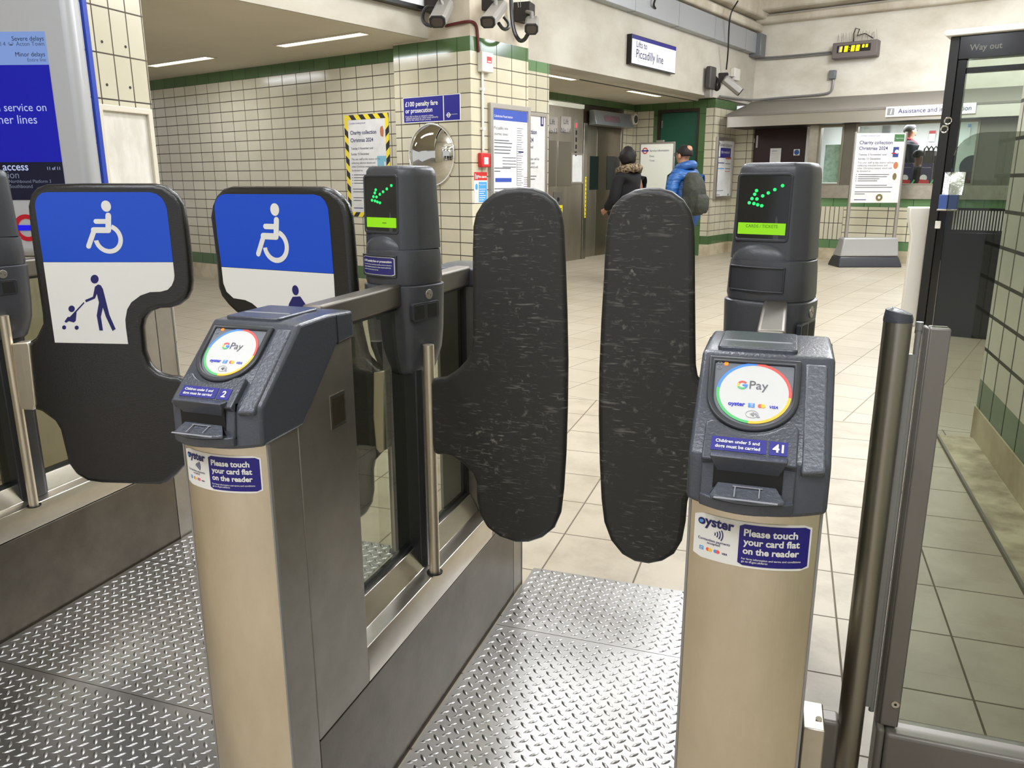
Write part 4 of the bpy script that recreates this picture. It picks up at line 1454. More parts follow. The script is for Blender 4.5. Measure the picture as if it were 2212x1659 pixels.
# lift direction sign on the beam
q0, q1 = ps.hit(1356, 140), ps.hit(1449, 105)
u0, v0, u1, v1 = 9.92, 2.72, 11.26, 3.085
t = thing('lift_sign', 'white Piccadilly line lift sign with blue top edge on the beam', 'sign', ps.at(10.6, v0))
mb = MB()
mb.pbox(ps, u0, v0, u1, v1, 0, .07)
obj('casing', mb, BLACKM, t, smooth=False)
mb = MB()
mb.pbox(ps, u0 + .012, v0 + .012, u1 - .012, v1 - .01, .06, .074)
obj('face', mb, mat('lit_sign_face', (235, 235, 240), .4, emit=(235, 235, 245), es=.12), t, smooth=False)
mb = MB()
mb.pbox(ps, u0 + .012, v1 - .055, u1 - .012, v1 - .01, .07, .0765, 0)
obj('blue_edge', mb, NAVY, t, smooth=False)
mb = MB()
put_text(mb, 'Lifts to', ps, u0 + .13, v1 - .145, .078, .0765, fit=.30, mi=1)
put_text(mb, 'Piccadilly line', ps, u0 + .13, v1 - .275, .105, .0765, fit=.80, mi=1)
obj('lettering', mb, [NAVY, INK], t, smooth=False)
# white sign high on the passage fascia
q = ps.hit(905, 25)
q2 = ps.hit(757, 1)
t = thing('fascia_sign', 'white sign board above the passage opening, cut off at the top', 'sign', ps.at((q[0] + q2[0]) / 2, q[1]))
mb = MB()
mb.pbox(ps, q2[0] - .3, q[1], q[0], q[1] + .6, 0, .09)
obj('casing', mb, BLACKM, t, smooth=False)
mb = MB()
mb.pbox(ps, q2[0] - .29, q[1] + .03, q[0] - .012, q[1] + .59, .05, .094)
obj('face', mb, mat('plain_sign_face', (226, 226, 228), .4), t, smooth=False)

# steel cable trunking along the beam
t = thing('cable_trunking', 'long grey steel cable trunking high on the beam wall', 'trunking', ps.at(11, 3.33))
mb = MB()
mb.pbox(ps, 7.2, 3.345, 14.3, 3.665, 0, .12)
obj('channel', mb, mat('galvanised_steel', (168, 170, 173), .45, .35), t, bevel=.006)
for k in range(5):
    mb = MB()
    mb.pbox(ps, 8.6 + 1.3 * k, 3.34, 8.605 + 1.3 * k, 3.667, 0, .1225)
    obj('joint', mb, GREYMET, t, smooth=False)
mb = MB()
mb.pbox(ps, 14.3, 3.30, 14.55, 3.66, 0, .20)
tag(obj('junction_box', mb, mat('junction_grey', (120, 122, 124), .45, .4), bevel=.008, origin=ps.at(14.4, 3.3)), 'grey junction box at the corner end of the steel trunking', 'junction box')


def cable(name, label, cat, pts, r, mt, group=None):
    mb = MB()
    P = [np.array(p, float) for p in pts]
    for _ in range(2):
        o_ = [P[0]]
        for i in range(len(P) - 1):
            o_ += [P[i] * .75 + P[i + 1] * .25, P[i] * .25 + P[i + 1] * .75]
        P = o_ + [P[-1]]
    mb.tube(P, r, 8)
    return tag(obj(name, mb, mt, origin=P[0]), label, cat, group)


px3 = lambda pl, x, y, w=0.0: pl.at(*pl.hit(x, y, w), w)
cable('hanging_cable', 'thin black cable hanging past the steel trunking near the corner', 'cable', [px3(ps, 1594, 2, .3), px3(ps, 1577, 30, .25), px3(ps, 1574, 70, .2), px3(ps, 1573, 112, .16), px3(ps, 1569, 150, .1)], .012, BLACKP)
cable('hanging_cable', 'short black cable loop with a clip on the trunking above the lift sign', 'cable', [px3(ps, 1415, 0, .16), px3(ps, 1413, 6, .16), px3(ps, 1412, 12, .15), px3(ps, 1416, 18, .13)], .014, BLACKP)

# ================================================================== SECURITY CAMERAS
CAMB = mat('camera_grey', (150, 146, 140), .4, .2)


def camera_unit(label, front, back, w_, h_, mount, group='security cameras on the pillar', mount_size=.10):
    front, back, mount = (np.array(x, float) for x in (front, back, mount))
    t = thing('security_camera', label, 'security camera', mount, group)
    ax = (back - front) / np.linalg.norm(back - front)
    x = np.cross(ax, Zv)
    x /= np.linalg.norm(x)
    y = np.cross(x, ax)
    sec = lambda c, k: [c + x * w_ * k * a + y * h_ * k * b_ for a, b_ in ((-.5, -.22), (-.3, -.5), (.3, -.5), (.5, -.22), (.5, .3), (.34, .5), (-.34, .5), (-.5, .3))]
    mb = MB()
    mb.loft([sec(front, 1), sec(back, 1), sec(back + ax * .02, .8)])
    obj('housing', mb, CAMB, t, bevel=.004)
    mb = MB()
    mb.loft([sec(front - ax * .012, .92), sec(front + ax * .004, .97)])
    obj('front_window', mb, BLACKP, t, bevel=.003)
    mb = MB()
    mb.loft([sec(front - ax * .014, .66), sec(front - ax * .008, .66)])
    obj('lens_glass', mb, mat('lens_brown', (60, 52, 46), .15), t)
    mid = front * .3 + back * .7 + y * h_ * .45
    mb = MB()
    mb.tube([mid, mid + y * .05, mount * .6 + mid * .4 + y * .03, mount], .017, 10)
    obj('bracket', mb, CAMB, t)
    mb = MB()
    mb.box(*(mount - mount_size / 2), *(mount + mount_size / 2))
    obj('wall_plate', mb, mat('rusty_dark_metal', (44, 38, 34), .6, .4), t, bevel=.006)
    return t


pa = lambda d, x, y: FP(d).at(*FP(d).hit(x, y))
pb = lambda a, x, y: BP(a).at(*BP(a).hit(x, y))
camera_unit('grey security camera at the pillar edge, with a black cable loop on its left', pa(5.55, 945, 47), pa(5.85, 962, 12), .145, .105, pa(6.0, 948, 3), mount_size=.2)
cable('camera_cable', 'black cable loop left of the security camera nearest the white sign', 'cable', [pa(5.75, 940, 15), pa(5.7, 920, 14), pa(5.65, 911, 35), pa(5.6, 917, 52), pa(5.6, 932, 56)], .016, BLACKP, 'camera cables')
camera_unit('grey security camera in the middle of the three on the pillar', pb(-4.50, 1054, 48), pb(-4.72, 1080, 14), .135, .10, pb(-4.82, 1064, 4), mount_size=.16)
cable('camera_cable', 'black cable loop under the middle security camera on the pillar', 'cable', [pb(-4.65, 1088, 36), pb(-4.62, 1100, 50), pb(-4.62, 1098, 62), pb(-4.62, 1087, 64), pb(-4.62, 1077, 50)], .016, BLACKP, 'camera cables')
camera_unit('grey security camera hanging lowest and right on the pillar side', pb(-4.55, 1148, 63), pb(-4.68, 1150, 47), .13, .105, pb(-4.82, 1132, 28), mount_size=.17)
cable('camera_cable', 'thick black cable looping down to the lowest security camera', 'cable', [pb(-4.82, 1104, 0), pb(-4.82, 1105, 30), pb(-4.8, 1109, 65), pb(-4.75, 1120, 88), pb(-4.66, 1132, 88), pb(-4.6, 1140, 74)], .019, BLACKP, 'camera cables')
mb = MB()
for k in range(8):
    b0 = pb(-4.80, 1120 + k * 4.4, 16)
    mb.tube([b0, b0 + V3(random.uniform(-.03, .03), random.uniform(-.03, .03), .14)], .002, 5)
tag(obj('bird_spikes', mb, ALU), 'row of thin bird spikes above the lowest security camera', 'bird spikes', kind='stuff')
cable('red_cable', 'dark red cable running round the pillar top to the alarm box', 'cable', [pa(6.035, 962, 56), pa(6.035, 985, 51), pa(6.03, 1005, 47), pb(-4.855, 1018, 46), pb(-4.855, 1029, 52), pb(-4.855, 1032, 80), pb(-4.855, 1034, 113)], .014, mat('red_cable_sheath', (86, 28, 26), .5))
# fire alarm gear on the pillar side
q0, q1 = pr.hit(1031, 155), pr.hit(1055, 116)
t = thing('alarm_box', 'white alarm box with a red label high on the pillar side', 'alarm box', pr.at((q0[0] + q1[0]) / 2, q0[1]))
mb = MB()
mb.pbox(pr, q0[0], q0[1], q1[0], q0[1] + .175, 0, .06)
obj('casing', mb, WHITEPL, t, bevel=.008)
mb = MB()
mb.pbox(pr, q0[0] + .07, q0[1] + .08, q0[0] + .14, q0[1] + .135, .058, .0615, 0)
mb.pbox(pr, q0[0] + .08, q0[1] + .088, q0[0] + .13, q0[1] + .098, .058, .0625, 1)
obj('red_label', mb, [RED, WHITE], t, smooth=False)
cable('conduit', 'white conduit running down the pillar side to the red call point', 'conduit', [pr.at(6.20, q0[1] + .01, .02), pr.at(6.20, 1.9, .02), pr.at(6.20, 1.52, .02)], .012, WHITEPL)
for z in (2.07, 1.72):
    mb = MB()
    mb.pbox(pr, 6.18, z - .012, 6.22, z + .012, 0, .034)
    tag(obj('conduit_clip', mb, WHITEPL, origin=pr.at(6.2, z)), 'white clip on the pillar conduit, %s' % ('the upper of two' if z > 2 else 'the lower of two'), 'clip', 'conduit clips')
q0 = pr.hit(1030, 372)
t = thing('fire_call_point', 'red fire call point on the pillar side above its notice', 'fire call point', pr.at(6.21, 1.34))
mb = MB()
mb.pbox(pr, 6.14, 1.37, 6.275, 1.50, 0, .05)
obj('casing', mb, RED, t, bevel=.008)
mb = MB()
mb.pbox(pr, 6.175, 1.395, 6.24, 1.46, .045, .053)
obj('push_plate', mb, WHITE, t, bevel=.003)
u0, v0, u1, v1 = 6.08, 1.04, 6.275, 1.325
t = panel('fire_notice', 'red, white and blue fire alarm notice on the pillar side', 'notice', pr, u0, v0, u1, v1, th=.004, face=WHITE)
mb = MB()
mb.pbox(pr, u0, 1.25, u1, v1, .004, .0055, 0)
mb.pbox(pr, u0 + .065, v0 + .008, u1 - .005, 1.235, .004, .0055, 1)
put_text(mb, 'Fire alarm', pr, u0 + .055, 1.272, .034, .007, fit=.13, mi=2, bold=.02)
put_text(mb, 'If you see fire', pr, u0 + .072, 1.205, .020, .007, fit=.10, mi=2)
for k in range(6):
    mb.pbox(pr, u0 + .072, 1.165 - .02 * k, u0 + .072 + (.10, .09, .07)[k % 3], 1.170 - .02 * k, .005, .007, 2)
mb.pprism(pr, circ(u0 + .033, 1.19, .02, 20, .03), .004, .006, 1)
mb.pbox(pr, u0 + .015, 1.262, u0 + .022, 1.31, .005, .007, 2)
mb.pbox(pr, u0 + .035, 1.262, u0 + .045, 1.295, .005, .007, 2)
obj('lettering', mb, [RED, CYAN, WHITE], t, smooth=False)

# ================================================================== INFORMATION SCREEN AND COLUMN NOTICE (left)
ta = math.radians(17)
qs = EYE + ray(165, 200) * 3.02
PT = Pl(V3(qs[0], qs[1], 0), V3(math.cos(ta), math.sin(ta), 0), Zv)
t = thing('information_screen', 'tall grey information screen stand with a blue lit display', 'information screen', PT.at(-.3, 0))
H = lambda x, y: PT.hit(x, y)
ur = H(172, 200)[0]
zb = H(60, 555)[1]
mb = MB()
mb.pprism(PT, [(ur - .80, zb), (ur, zb), (ur, 2.35), (ur - .80, 2.35)], -.10, -.0)
obj('casing', mb, mat('silver_casing', (178, 178, 180), .35, .3), t, bevel=.035, segs=6)
mb = MB()
mb.pbox(PT, ur - .010, zb, ur + .002, 2.35, -.125, -.095)
obj('blue_edge', mb, mat('edge_blue', (30, 60, 160), .3), t, smooth=False)
su, sv1, sv0 = H(118, 230)[0], H(97, 68)[1], H(60, 432)[1]
vb, vt = H(120, 350)[1], H(107, 140)[1]
mb = MB()
EB = lambda n, c, e: mat(n, (8, 8, 10), .25, spec=.25, emit=c, es=e)
mb.pbox(PT, su - .62, vb, su, vt, -.004, .002, 0)
mb.pbox(PT, su - .62, vt, su, sv1, -.004, .002, 1)
mb.pbox(PT, su - .62, sv0, su, vb, -.004, .002, 2)
obj('display', mb, [EB('screen_blue', (8, 12, 160), 1.0), EB('screen_pale_blue', (140, 172, 236), .75), EB('screen_dark_navy', (6, 8, 40), .8)], t, smooth=False)
TXM = [EB('screen_text_navy', (20, 22, 70), .2), EB('screen_text_grey', (96, 112, 150), .4), EB('screen_text_white', (190, 200, 240), .9), EB('screen_text_dim', (140, 150, 170), .6)]


def tx(s, x, y, em, mi, al='R', **k):
    obj('screen_text', put_text(MB(), s, PT, *H(x, y), em, .0035, al, **k), TXM[mi], t, smooth=False)



tx('Severe delays', 96, 88, .044, 0, fit=abs(H(96, 88)[0] - H(27, 88)[0]))
tx('Heathrow Terminal 4 ↔ Acton Town', 97, 99, .032, 1, fit=.33)
tx('Minor delays', 99, 122, .044, 0, fit=abs(H(99, 122)[0] - H(35, 122)[0]))
tx('Entire line', 101, 133, .032, 1, fit=abs(H(101, 133)[0] - H(61, 133)[0]))
tx('Good service on', 102, 240, .075, 2, fit=abs(H(102, 240)[0] - H(5, 240)[0]) * 1.55)
tx('all other lines', 82, 267, .075, 2, fit=abs(H(102, 240)[0] - H(5, 240)[0]) * 1.38)
tx('Step-free access', 63, 368, .04, 2, fit=.26, bold=.01)
tx('11 of 11', 131, 367, .04, 2, fit=abs(H(131, 367)[0] - H(104, 367)[0]))
tx('Junction', 43, 385, .038, 3)
tx('line Northbound Platform 3', 112, 395, .036, 3, fit=abs(H(112, 395)[0] - H(5, 395)[0]))
tx('line Southbound', 72, 406, .036, 3, fit=abs(H(72, 406)[0] - H(6, 406)[0]))
mb = MB()
rc_ = H(59, 492)
roundel(mb, PT, rc_[0], rc_[1], .052, -.002, .003, .005, 0, 1)
obj('roundel', mb, [EB('roundel_red', (220, 20, 40), .5), EB('roundel_blue', (20, 10, 230), .9)], t, smooth=False)
mb = MB()
mb.pbox(PT, ur - .62, 0, ur - .12, zb, -.085, -.015)
obj('pedestal', mb, STEEL, t, bevel=.01)

pcx = XP(-2.93)
u0, u1, v1 = 2.908, 3.232, 1.579
t = panel('notice_frame', 'empty cream notice frame on the upright-tiled column', 'notice frame', pcx, u0, 1.02, u1, v1, .026, mat('cream_frame', (206, 198, 180), .5), mat('chalky_white_board', (220, 216, 206), .7, noise=(8, (198, 192, 180), (.35, .6), (1, 1, .4))), th=.008, proud=.014)
for k, (x, y) in enumerate(((220, 90), (271, 101), (231, 183), (281, 189))):
    mb = MB()
    q = pcx.hit(x, y)
    mb.pprism(pcx, circ(q[0], q[1], .006, 12), -.002, .002)
    tag(obj('wall_plug', mb, DARK), 'small dark wall plug in the column tiles, %s' % ('upper row, nearer the screen', 'upper row, nearer the corner', 'lower row, nearer the screen', 'lower row, nearer the corner')[k], 'wall plug', 'wall plugs in the column tiles')

# ================================================================== LIFT LOBBY
t = thing('lift_surround', 'tall steel panel left of the lift doors with number plates', 'lift panel', lw.at(9.9, 0))
mb = MB()
mb.pbox(lw, 8.2, 0, 11.28, 2.32, -.2, .0)
obj('cladding', mb, LIFTST, t, smooth=False)
for k, (a_, b_) in enumerate(((9.75, 10.50), (10.55, 10.95))):
    mb = MB()
    mb.pbox(lw, a_, 1.16, b_, 1.82, 0, .006)
    obj('pressed_panel', mb, mat('lift_steel_dark', (158, 151, 138), .36, 1.0), t, bevel=.003)
mb = MB()
mb.pbox(lw, 8.2, 2.325, 11.29, 2.385, -.1, .01, 0)
obj('transom_strip', mb, mat('transom_glow', (220, 220, 210), .15, .9, emit=(230, 230, 210), es=.5), t, smooth=False)  # transom glass; the tube reflections in it are put in as glow
for s, x0, x1 in (('13', 1188, 1204), ('14', 1211, 1233)):
    q0, q1 = lw.hit(x0, 284), lw.hit(x1, 253)
    if s == '13':
        q0 = (q1[0] - .29, q0[1])
    mb = MB()
    mb.pbox(lw, q0[0], q0[1], q1[0], q1[1], 0, .006)
    pl_ = obj('number_plate', mb, mat('plate_grey', (196, 190, 182), .4), t, smooth=False)
    cx_ = (q0[0] + q1[0]) / 2
    lettering(pl_, [('Lift', cx_, q1[1] - .11, .11), ('No.' + s, cx_, q1[1] - .24, .11)], lw, INKG, align='C', w=.008)
q0, q1 = lw.hit(1239, 326), lw.hit(1248, 258)
mb = MB()
mb.pbox(lw, q0[0], q0[1], q1[0], q1[1], 0, .008)
ind = obj('floor_indicator', mb, ALU, t, bevel=.002)
for k in range(5):
    mb = MB()
    z = q1[1] - .09 - .105 * k
    mb.pbox(lw, q0[0] + .04, z - .035, q0[0] + .075, z + .03, .006, .012)
    obj('indicator_lamp', mb, mat('lit_red_lamp', (230, 60, 60), .4, emit=(255, 60, 60), es=1.5) if k == 0 else DARK, ind, smooth=False)
q0, q1 = lw.hit(1195, 440), lw.hit(1214, 414)
mb = MB()
mb.pbox(lw, q0[0], q0[1], q1[0], q1[1], 0, .01)
cp = obj('call_plate', mb, mat('call_plate_grey', (120, 116, 108), .4, .6), t, bevel=.002)
mb = MB()
mb.pprism(lw, circ((q0[0] + q1[0]) / 2, q0[1] + .06, .032, 18), .008, .014)
obj('call_button', mb, DARK, cp)
q0, q1 = lw.hit(1196, 475), lw.hit(1215, 443)
tp = panel('yellow_notice', 'small yellow notice low on the steel lift panel', 'notice', lw, q0[0], q0[1] - .12, q1[0], q1[1], th=.003, face=YELLOW)
mb = MB()
for k in range(3):
    mb.pbox(lw, q0[0] + .08, q1[1] - .06 - .04 * k, q1[0] - .03, q1[1] - .045 - .04 * k, .003, .005)
obj('lettering', mb, BLACKT, tp, smooth=False)
q0, q1 = lw.hit(1232, 397), lw.hit(1259, 331)
panel('notice_frame', 'small silver notice frame with white paper on the steel lift panel', 'notice frame', lw, q0[0], q0[1], q1[0], q1[1], .028, ALU, PAPER, th=.006, proud=.01)
# lift doors
t = thing('lift_doors', 'pair of closed steel lift doors with narrow dark windows', 'lift doors', lw.at(11.95, 0))
mb = MB()
mb.pbox(lw, 11.29, 0, 11.40, 2.12, -.18, .012)
fr = obj('door_frame', mb, mat('frame_steel', (166, 160, 150), .3, 1.0), t, bevel=.004)
mb = MB()
mb.pbox(lw, 12.50, 0, 12.575, 2.40, -.18, .012)
obj('door_frame', mb, mat('frame_steel', (166, 160, 150)), t, bevel=.004)
mb = MB()
mb.pbox(lw, 11.295, 2.10, 12.5, 2.40, -.18, -.04)
obj('lintel', mb, mat('lintel_brown', (84, 70, 58), .4, .5), t, smooth=False)
for k, (a_, b_, x0, x1) in enumerate(((11.40, 11.925, 1273, 1293), (11.93, 12.50, 1309, 1328))):
    mb = MB()
    mb.pbox(lw, a_, .0, b_, 2.11, -.16, -.12)
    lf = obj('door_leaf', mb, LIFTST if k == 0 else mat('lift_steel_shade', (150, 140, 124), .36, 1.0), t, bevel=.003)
    q0, q1 = lw.hit(x0, 410, -.12), lw.hit(x1, 338, -.12)
    mb = MB()
    mb.pbox(lw, q0[0], q0[1], q1[0], q1[1], -.13, -.116)
    obj('window', mb, mat('lift_window', (30, 38, 34), .1), lf, smooth=False)
q0, q1 = lw.hit(1264, 470), lw.hit(1268, 382)
mb = MB()
mb.pbox(lw, 11.345, q0[1], 11.385, q1[1], .010, .016, 0)
for k in range(10):
    z = q0[1] + (q1[1] - q0[1]) * (k + .5) / 10
    mb.pbox(lw, 11.358, z - .012, 11.372, z + .012, .012, .018, 1)
tag(obj('warning_tape', mb, [YELLOW, BLACKT], smooth=False, origin=lw.at(11.36, q0[1])), 'vertical yellow warning tape strip on the lift door frame', 'tape')
P = lw
mb = MB()
z0, z1 = 2.09, 2.32
sec = [(z0, .02), (z0 + .01, .16), (z1, .10), (z1, .02)]
mb.prism([P.at(11.42, z, w) for z, w in sec], [P.at(12.66, z, w) for z, w in sec])
t = thing('lift_display', 'sloping grey display box above the lift doors', 'display', P.at(12, 2.09))
obj('casing', mb, mat('display_box_grey', (150, 154, 156), .35, .6), t, bevel=.006)
Q = Pl(P.at(11.42, z0 + .01, .161), Dv, P.at(0, z1, .10) - P.at(0, z0 + .01, .16))
mb = MB()
mb.pprism(Q, rrect(.28, .06, .80, .16, .03), -.004, .003, 0)
put_text(mb, '8 CALLED', Q, .32, .085, .06, .006, mi=1)
obj('message', mb, [mat('led_matrix_off', (110, 92, 96), .4), mat('dim_red', (170, 110, 110), .5)], t, smooth=False)
mb = MB()
q = lw.hit(1368, 258, .10)
c = lw.at(q[0], q[1], .10)
mb.cyl(c - Av * .10, c + Av * .05, .085, .085, 24, 0)
mb.cyl(c + Av * .05, c + Av * .054, .065, .065, 24, 1)
tag(obj('lobby_speaker', mb, [WHITEPL, CAPD], origin=c), 'round white loudspeaker beside the lift display', 'loudspeaker')

# whiteboard on its stand
wbp = FP(12.35)
q0, q1 = wbp.hit(1380, 445), wbp.hit(1459, 306)
u0, u1, v1 = q0[0] - .02, q1[0], q1[1]
v0 = v1 - 1.02
t = thing('whiteboard', 'white service information board on legs in front of the green door', 'whiteboard', wbp.at((u0 + u1) / 2, 0))
mb = MB()
mb.pring(wbp, [(u0, v0), (u1, v0), (u1, v1), (u0, v1)], [(u0 + .025, v0 + .025), (u1 - .025, v0 + .025), (u1 - .025, v1 - .025), (u0 + .025, v1 - .025)], -.02, .012)
obj('frame', mb, ALU, t, bevel=.003)
mb = MB()
mb.pbox(wbp, u0 + .02, v0 + .02, u1 - .02, v1 - .02, -.012, .004)
obj('board', mb, mat('board_white', (222, 222, 208), .3), t, smooth=False)
for u in (u0 + .06, u1 - .06):
    mb = MB()
    mb.tube([wbp.at(u, v0 + .01, -.004), wbp.at(u, 0.012, -.004)], .014, 10)
    mb.tube([wbp.at(u, 0.014, -.24), wbp.at(u, .014, .24)], .014, 10)
    obj('leg', mb, ALU, t)
mb = MB()
roundel(mb, wbp, u0 + .10, v1 - .13, .05, .004, .006, .0075, 0, 1)
obj('roundel', mb, [RED, NAVY], t, smooth=False)
mb = MB()
put_text(mb, 'Service information', wbp, u0 + .185, v1 - .145, .058, .006, bold=.015, fit=(u1 - u0) - .29, mi=2)
put_text(mb, 'Date:', wbp, u0 + .185, v1 - .23, .042, .006, mi=2)
put_text(mb, 'Time:', wbp, u0 + .185, v1 - .30, .042, .006, mi=2)
obj('lettering', mb, [RED, NAVY, INKG], t, smooth=False)
mb = MB()
mb.pbox(wbp, (u0 + u1) / 2 - .02, v1, (u0 + u1) / 2 + .12, v1 + .03, -.02, .015)
obj('clip', mb, ALU, t, bevel=.004)

# closures poster on the lobby pillar
u0, u1 = BP(BM).hit(1549, 300)[0], BP(BM).hit(1581, 300)[0]
v1, v0 = BP(BM).hit(1560, 297)[1], BP(BM).hit(1552, 430)[1]
t = panel('poster_case', 'tall framed poster with blue box on the pillar beside the green door', 'poster case', ps, 13.06, v0, 13.80, v1, .05, ALU, PAPER, th=.03, proud=.02)
rows(t, ps, 13.06, v0, 13.80, v1, [('|.30', .12, .05, .05, 1), ('Planned closures', .12, .145, .10, 1, {'fit': .75}), ('|.62', .22, .245, .60, 0), ('this weekend', .26, .255, .09, 2, {'fit': .5}), ('|.36', .12, .32, .05, 0), ('|.34', .55, .33, .12, 3), ('|.36', .12, .41, .05, 0), ('|.30', .55, .42, .04, 1),
     ('|.36', .12, .50, .05, 4), ('|.30', .55, .50, .04, 1), ('|.3', .55, .545, .04, 3), ('|.40', .12, .86, .03, 1), ('|.20', .12, .93, .04, 1), ('|.06', .80, .93, .12, 1)], [NAVY, INKG, WHITE, mat('poster_salmon', (196, 116, 84), .6), CYAN], .0305)

# ================================================================== CORNER FITTINGS
mb = MB()
q0, q1 = ps.hit(1524, 192, .06), ps.hit(1543, 147, .06)
mb.pbox(ps, q0[0] + .01, q0[1], q1[0] - .06, q1[1], .04, .13)
t = thing('wall_speaker', 'dark grey box loudspeaker on the beam near the corner camera', 'loudspeaker', ps.at(q0[0], q0[1]))
obj('cabinet', mb, mat('speaker_grey', (66, 62, 60), .5), t, bevel=.025, segs=4)
mb = MB()
mb.pbox(ps, q0[0] + .1, q0[1] - .12, q0[0] + .2, q0[1] + .04, .0, .10)
obj('bracket', mb, CAMB, t, bevel=.006)
mb = MB()
q = ps.hit(1549, 184, .12)
mb.ball(ps.at(q[0], q[1], .12), (.06, .06, .09))
mb.tube([ps.at(q[0], q[1] + .06, .12), ps.at(q[0], q[1] + .14, .04)], .04)
tag(obj('dome_camera', mb, BLACKP, origin=ps.at(q[0], q[1] - .1)), 'small black dome camera beside the box loudspeaker', 'dome camera')
camera_unit('grey security camera pointing down in the corner of the hall', ps.at(*ps.hit(1599, 199, .50), .50), ps.at(*ps.hit(1566, 172, .28), .28), .17, .13, ps.at(*ps.hit(1563, 168, .06), .06), 'security cameras', mount_size=.14)
mb = MB()
q0, q1 = ps.hit(1577, 166, .0), ps.hit(1590, 150, .0)
mb.pbox(ps, q0[0], q0[1] - .05, q1[0], q1[1], 0, .08)
tag(obj('cable_box', mb, WHITEPL, bevel=.01, origin=ps.at(q0[0], q0[1])), 'small white cable box above the corner security camera', 'cable box')
uw = FP(14.65)
cable('conduit', 'grey conduit along the top of the office canopy', 'conduit', [px3(ps, 1555, 208, .04), px3(ps, 1585, 212, .05), px3(uw, 1622, 217, .04), px3(uw, 1700, 210, .04), px3(uw, 1780, 204, .04), px3(uw, 1796, 198, .04), px3(uw, 1799, 186, .04), px3(uw, 1800, 172, .04)], .018, GREYMET)
mb = MB()
q0, q1 = uw.hit(1792, 172), uw.hit(1808, 152)
mb.pbox(uw, q0[0], q0[1], q1[0], q1[1], 0, .08)
tag(obj('switch_box', mb, mat('junction_grey', (120, 122, 124)), bevel=.008, origin=uw.at(q0[0], q0[1])), 'small grey switch box on the wall below the clock', 'switch box')
for k, dy in enumerate((0, 4)):
    cable('conduit', 'thin grey conduit from the trunking to the clock, %s of the pair' % ('upper', 'lower')[k], 'conduit', [px3(uw, 1628, 120 + dy, .04), px3(uw, 1645, 125 + dy, .04), px3(uw, 1700, 121 + dy, .04), px3(uw, 1796, 112 + dy, .04)], .013, GREYMET, 'conduits to the clock')
# clock
q0, q1 = uw.hit(1796, 128, .2), uw.hit(1897, 84, .2)
t = thing('digital_clock', 'grey box clock with yellow digits reading 18:38', 'clock', uw.at((q0[0] + q1[0]) / 2, q0[1]))
mb = MB()
mb.pbox(uw, q0[0], q0[1], q1[0], q1[1], .0, .20)
obj('casing', mb, mat('clock_grey', (112, 102, 98), .5, .2), t, bevel=.012)
du0, dv0, du1, dv1 = q0[0] + .075, q0[1] + .085, q1[0] - .10, q1[1] - .05
mb = MB()
mb.pbox(uw, du0, dv0, du1, dv1, .19, .203)
obj('dial', mb, BLACKP, t, smooth=False)
SEG = {'0': 'abcdef', '1': 'bc', '8': 'abcdefg', '3': 'abcdg'}


def seg7(mb, pl, u, v, w_, h_, th, segs, wz, mi):
    sl = .10
    X = lambda a, b_: (u + a * w_ + b_ * h_ * sl, v + b_ * h_)
    t2, tv = th / w_, th / h_
    R_ = {'a': ((0, 1 - tv), (1, 1 - tv), (1, 1), (0, 1)), 'd': ((0, 0), (1, 0), (1, tv), (0, tv)), 'g': ((0, .5 - tv / 2), (1, .5 - tv / 2), (1, .5 + tv / 2), (0, .5 + tv / 2)),
          'f': ((0, .53), (t2, .53), (t2, .97), (0, .97)), 'b': ((1 - t2, .53), (1, .53), (1, .97), (1 - t2, .97)), 'e': ((0, .03), (t2, .03), (t2, .47), (0, .47)), 'c': ((1 - t2, .03), (1, .03), (1, .47), (1 - t2, .47))}
    for s in segs:
        mb.pprism(pl, [X(*p) for p in R_[s]], wz, wz + .003, mi)


mb = MB()
dh = dv1 - dv0
cw = (du1 - du0)
for k, (ch_, f) in enumerate((('1', .09), ('8', .215), ('3', .415), ('8', .56))):
    if k == 0:
        seg7(mb, uw, du0 + cw * .05, dv0 + dh * .08, cw * .10, dh * .82, .022, 'adefg', .203, 1)
        seg7(mb, uw, du0 + cw * .05, dv0 + dh * .08, cw * .10, dh * .82, .030, 'bc', .203, 0)
    else:
        seg7(mb, uw, du0 + cw * f, dv0 + dh * .08, cw * .105, dh * .82, .030, SEG[ch_], .203, 0)
for f in (.745, .845):
    seg7(mb, uw, du0 + cw * f, dv0 + dh * .48, cw * .065, dh * .42, .022, SEG['0'], .203, 0)
for dz in (.3, .62):
    mb.pbox(uw, du0 + cw * .37, dv0 + dh * dz, du0 + cw * .385, dv0 + dh * (dz + .08), .203, .206, 0)
obj('digits', mb, [mat('clock_yellow', (250, 230, 20), .5, emit=(255, 225, 0), es=1.0), mat('clock_unlit', (200, 200, 190), .5)], t, smooth=False)
mb = MB()
for k in range(24):
    b0 = uw.at(q0[0] + .04 + (q1[0] - q0[0] - .08) * k / 23, q1[1], .1)
    mb.tube([b0, b0 + V3(random.uniform(-.04, .04), random.uniform(-.04, .04), .12 + .05 * random.random())], .0025, 5)
sp = obj('bird_spikes', mb, ALU, t)
sp['kind'] = 'stuff'
mb = MB()
cx_ = (q0[0] + q1[0]) / 2 - .05
mb.tube([uw.at(cx_, q1[1], .1), uw.at(cx_ - .02, q1[1] + .14, .05), uw.at(cx_, q1[1] + .22, .04), uw.at(cx_ + .06, q1[1] + .2, .04), uw.at(cx_ + .04, q1[1] + .1, .07), uw.at(cx_ + .16, q1[1] + .12, .08), uw.at(cx_ + .3, q1[1] + .03, .1)], .008, 8)
obj('wire', mb, BLACKP, t)

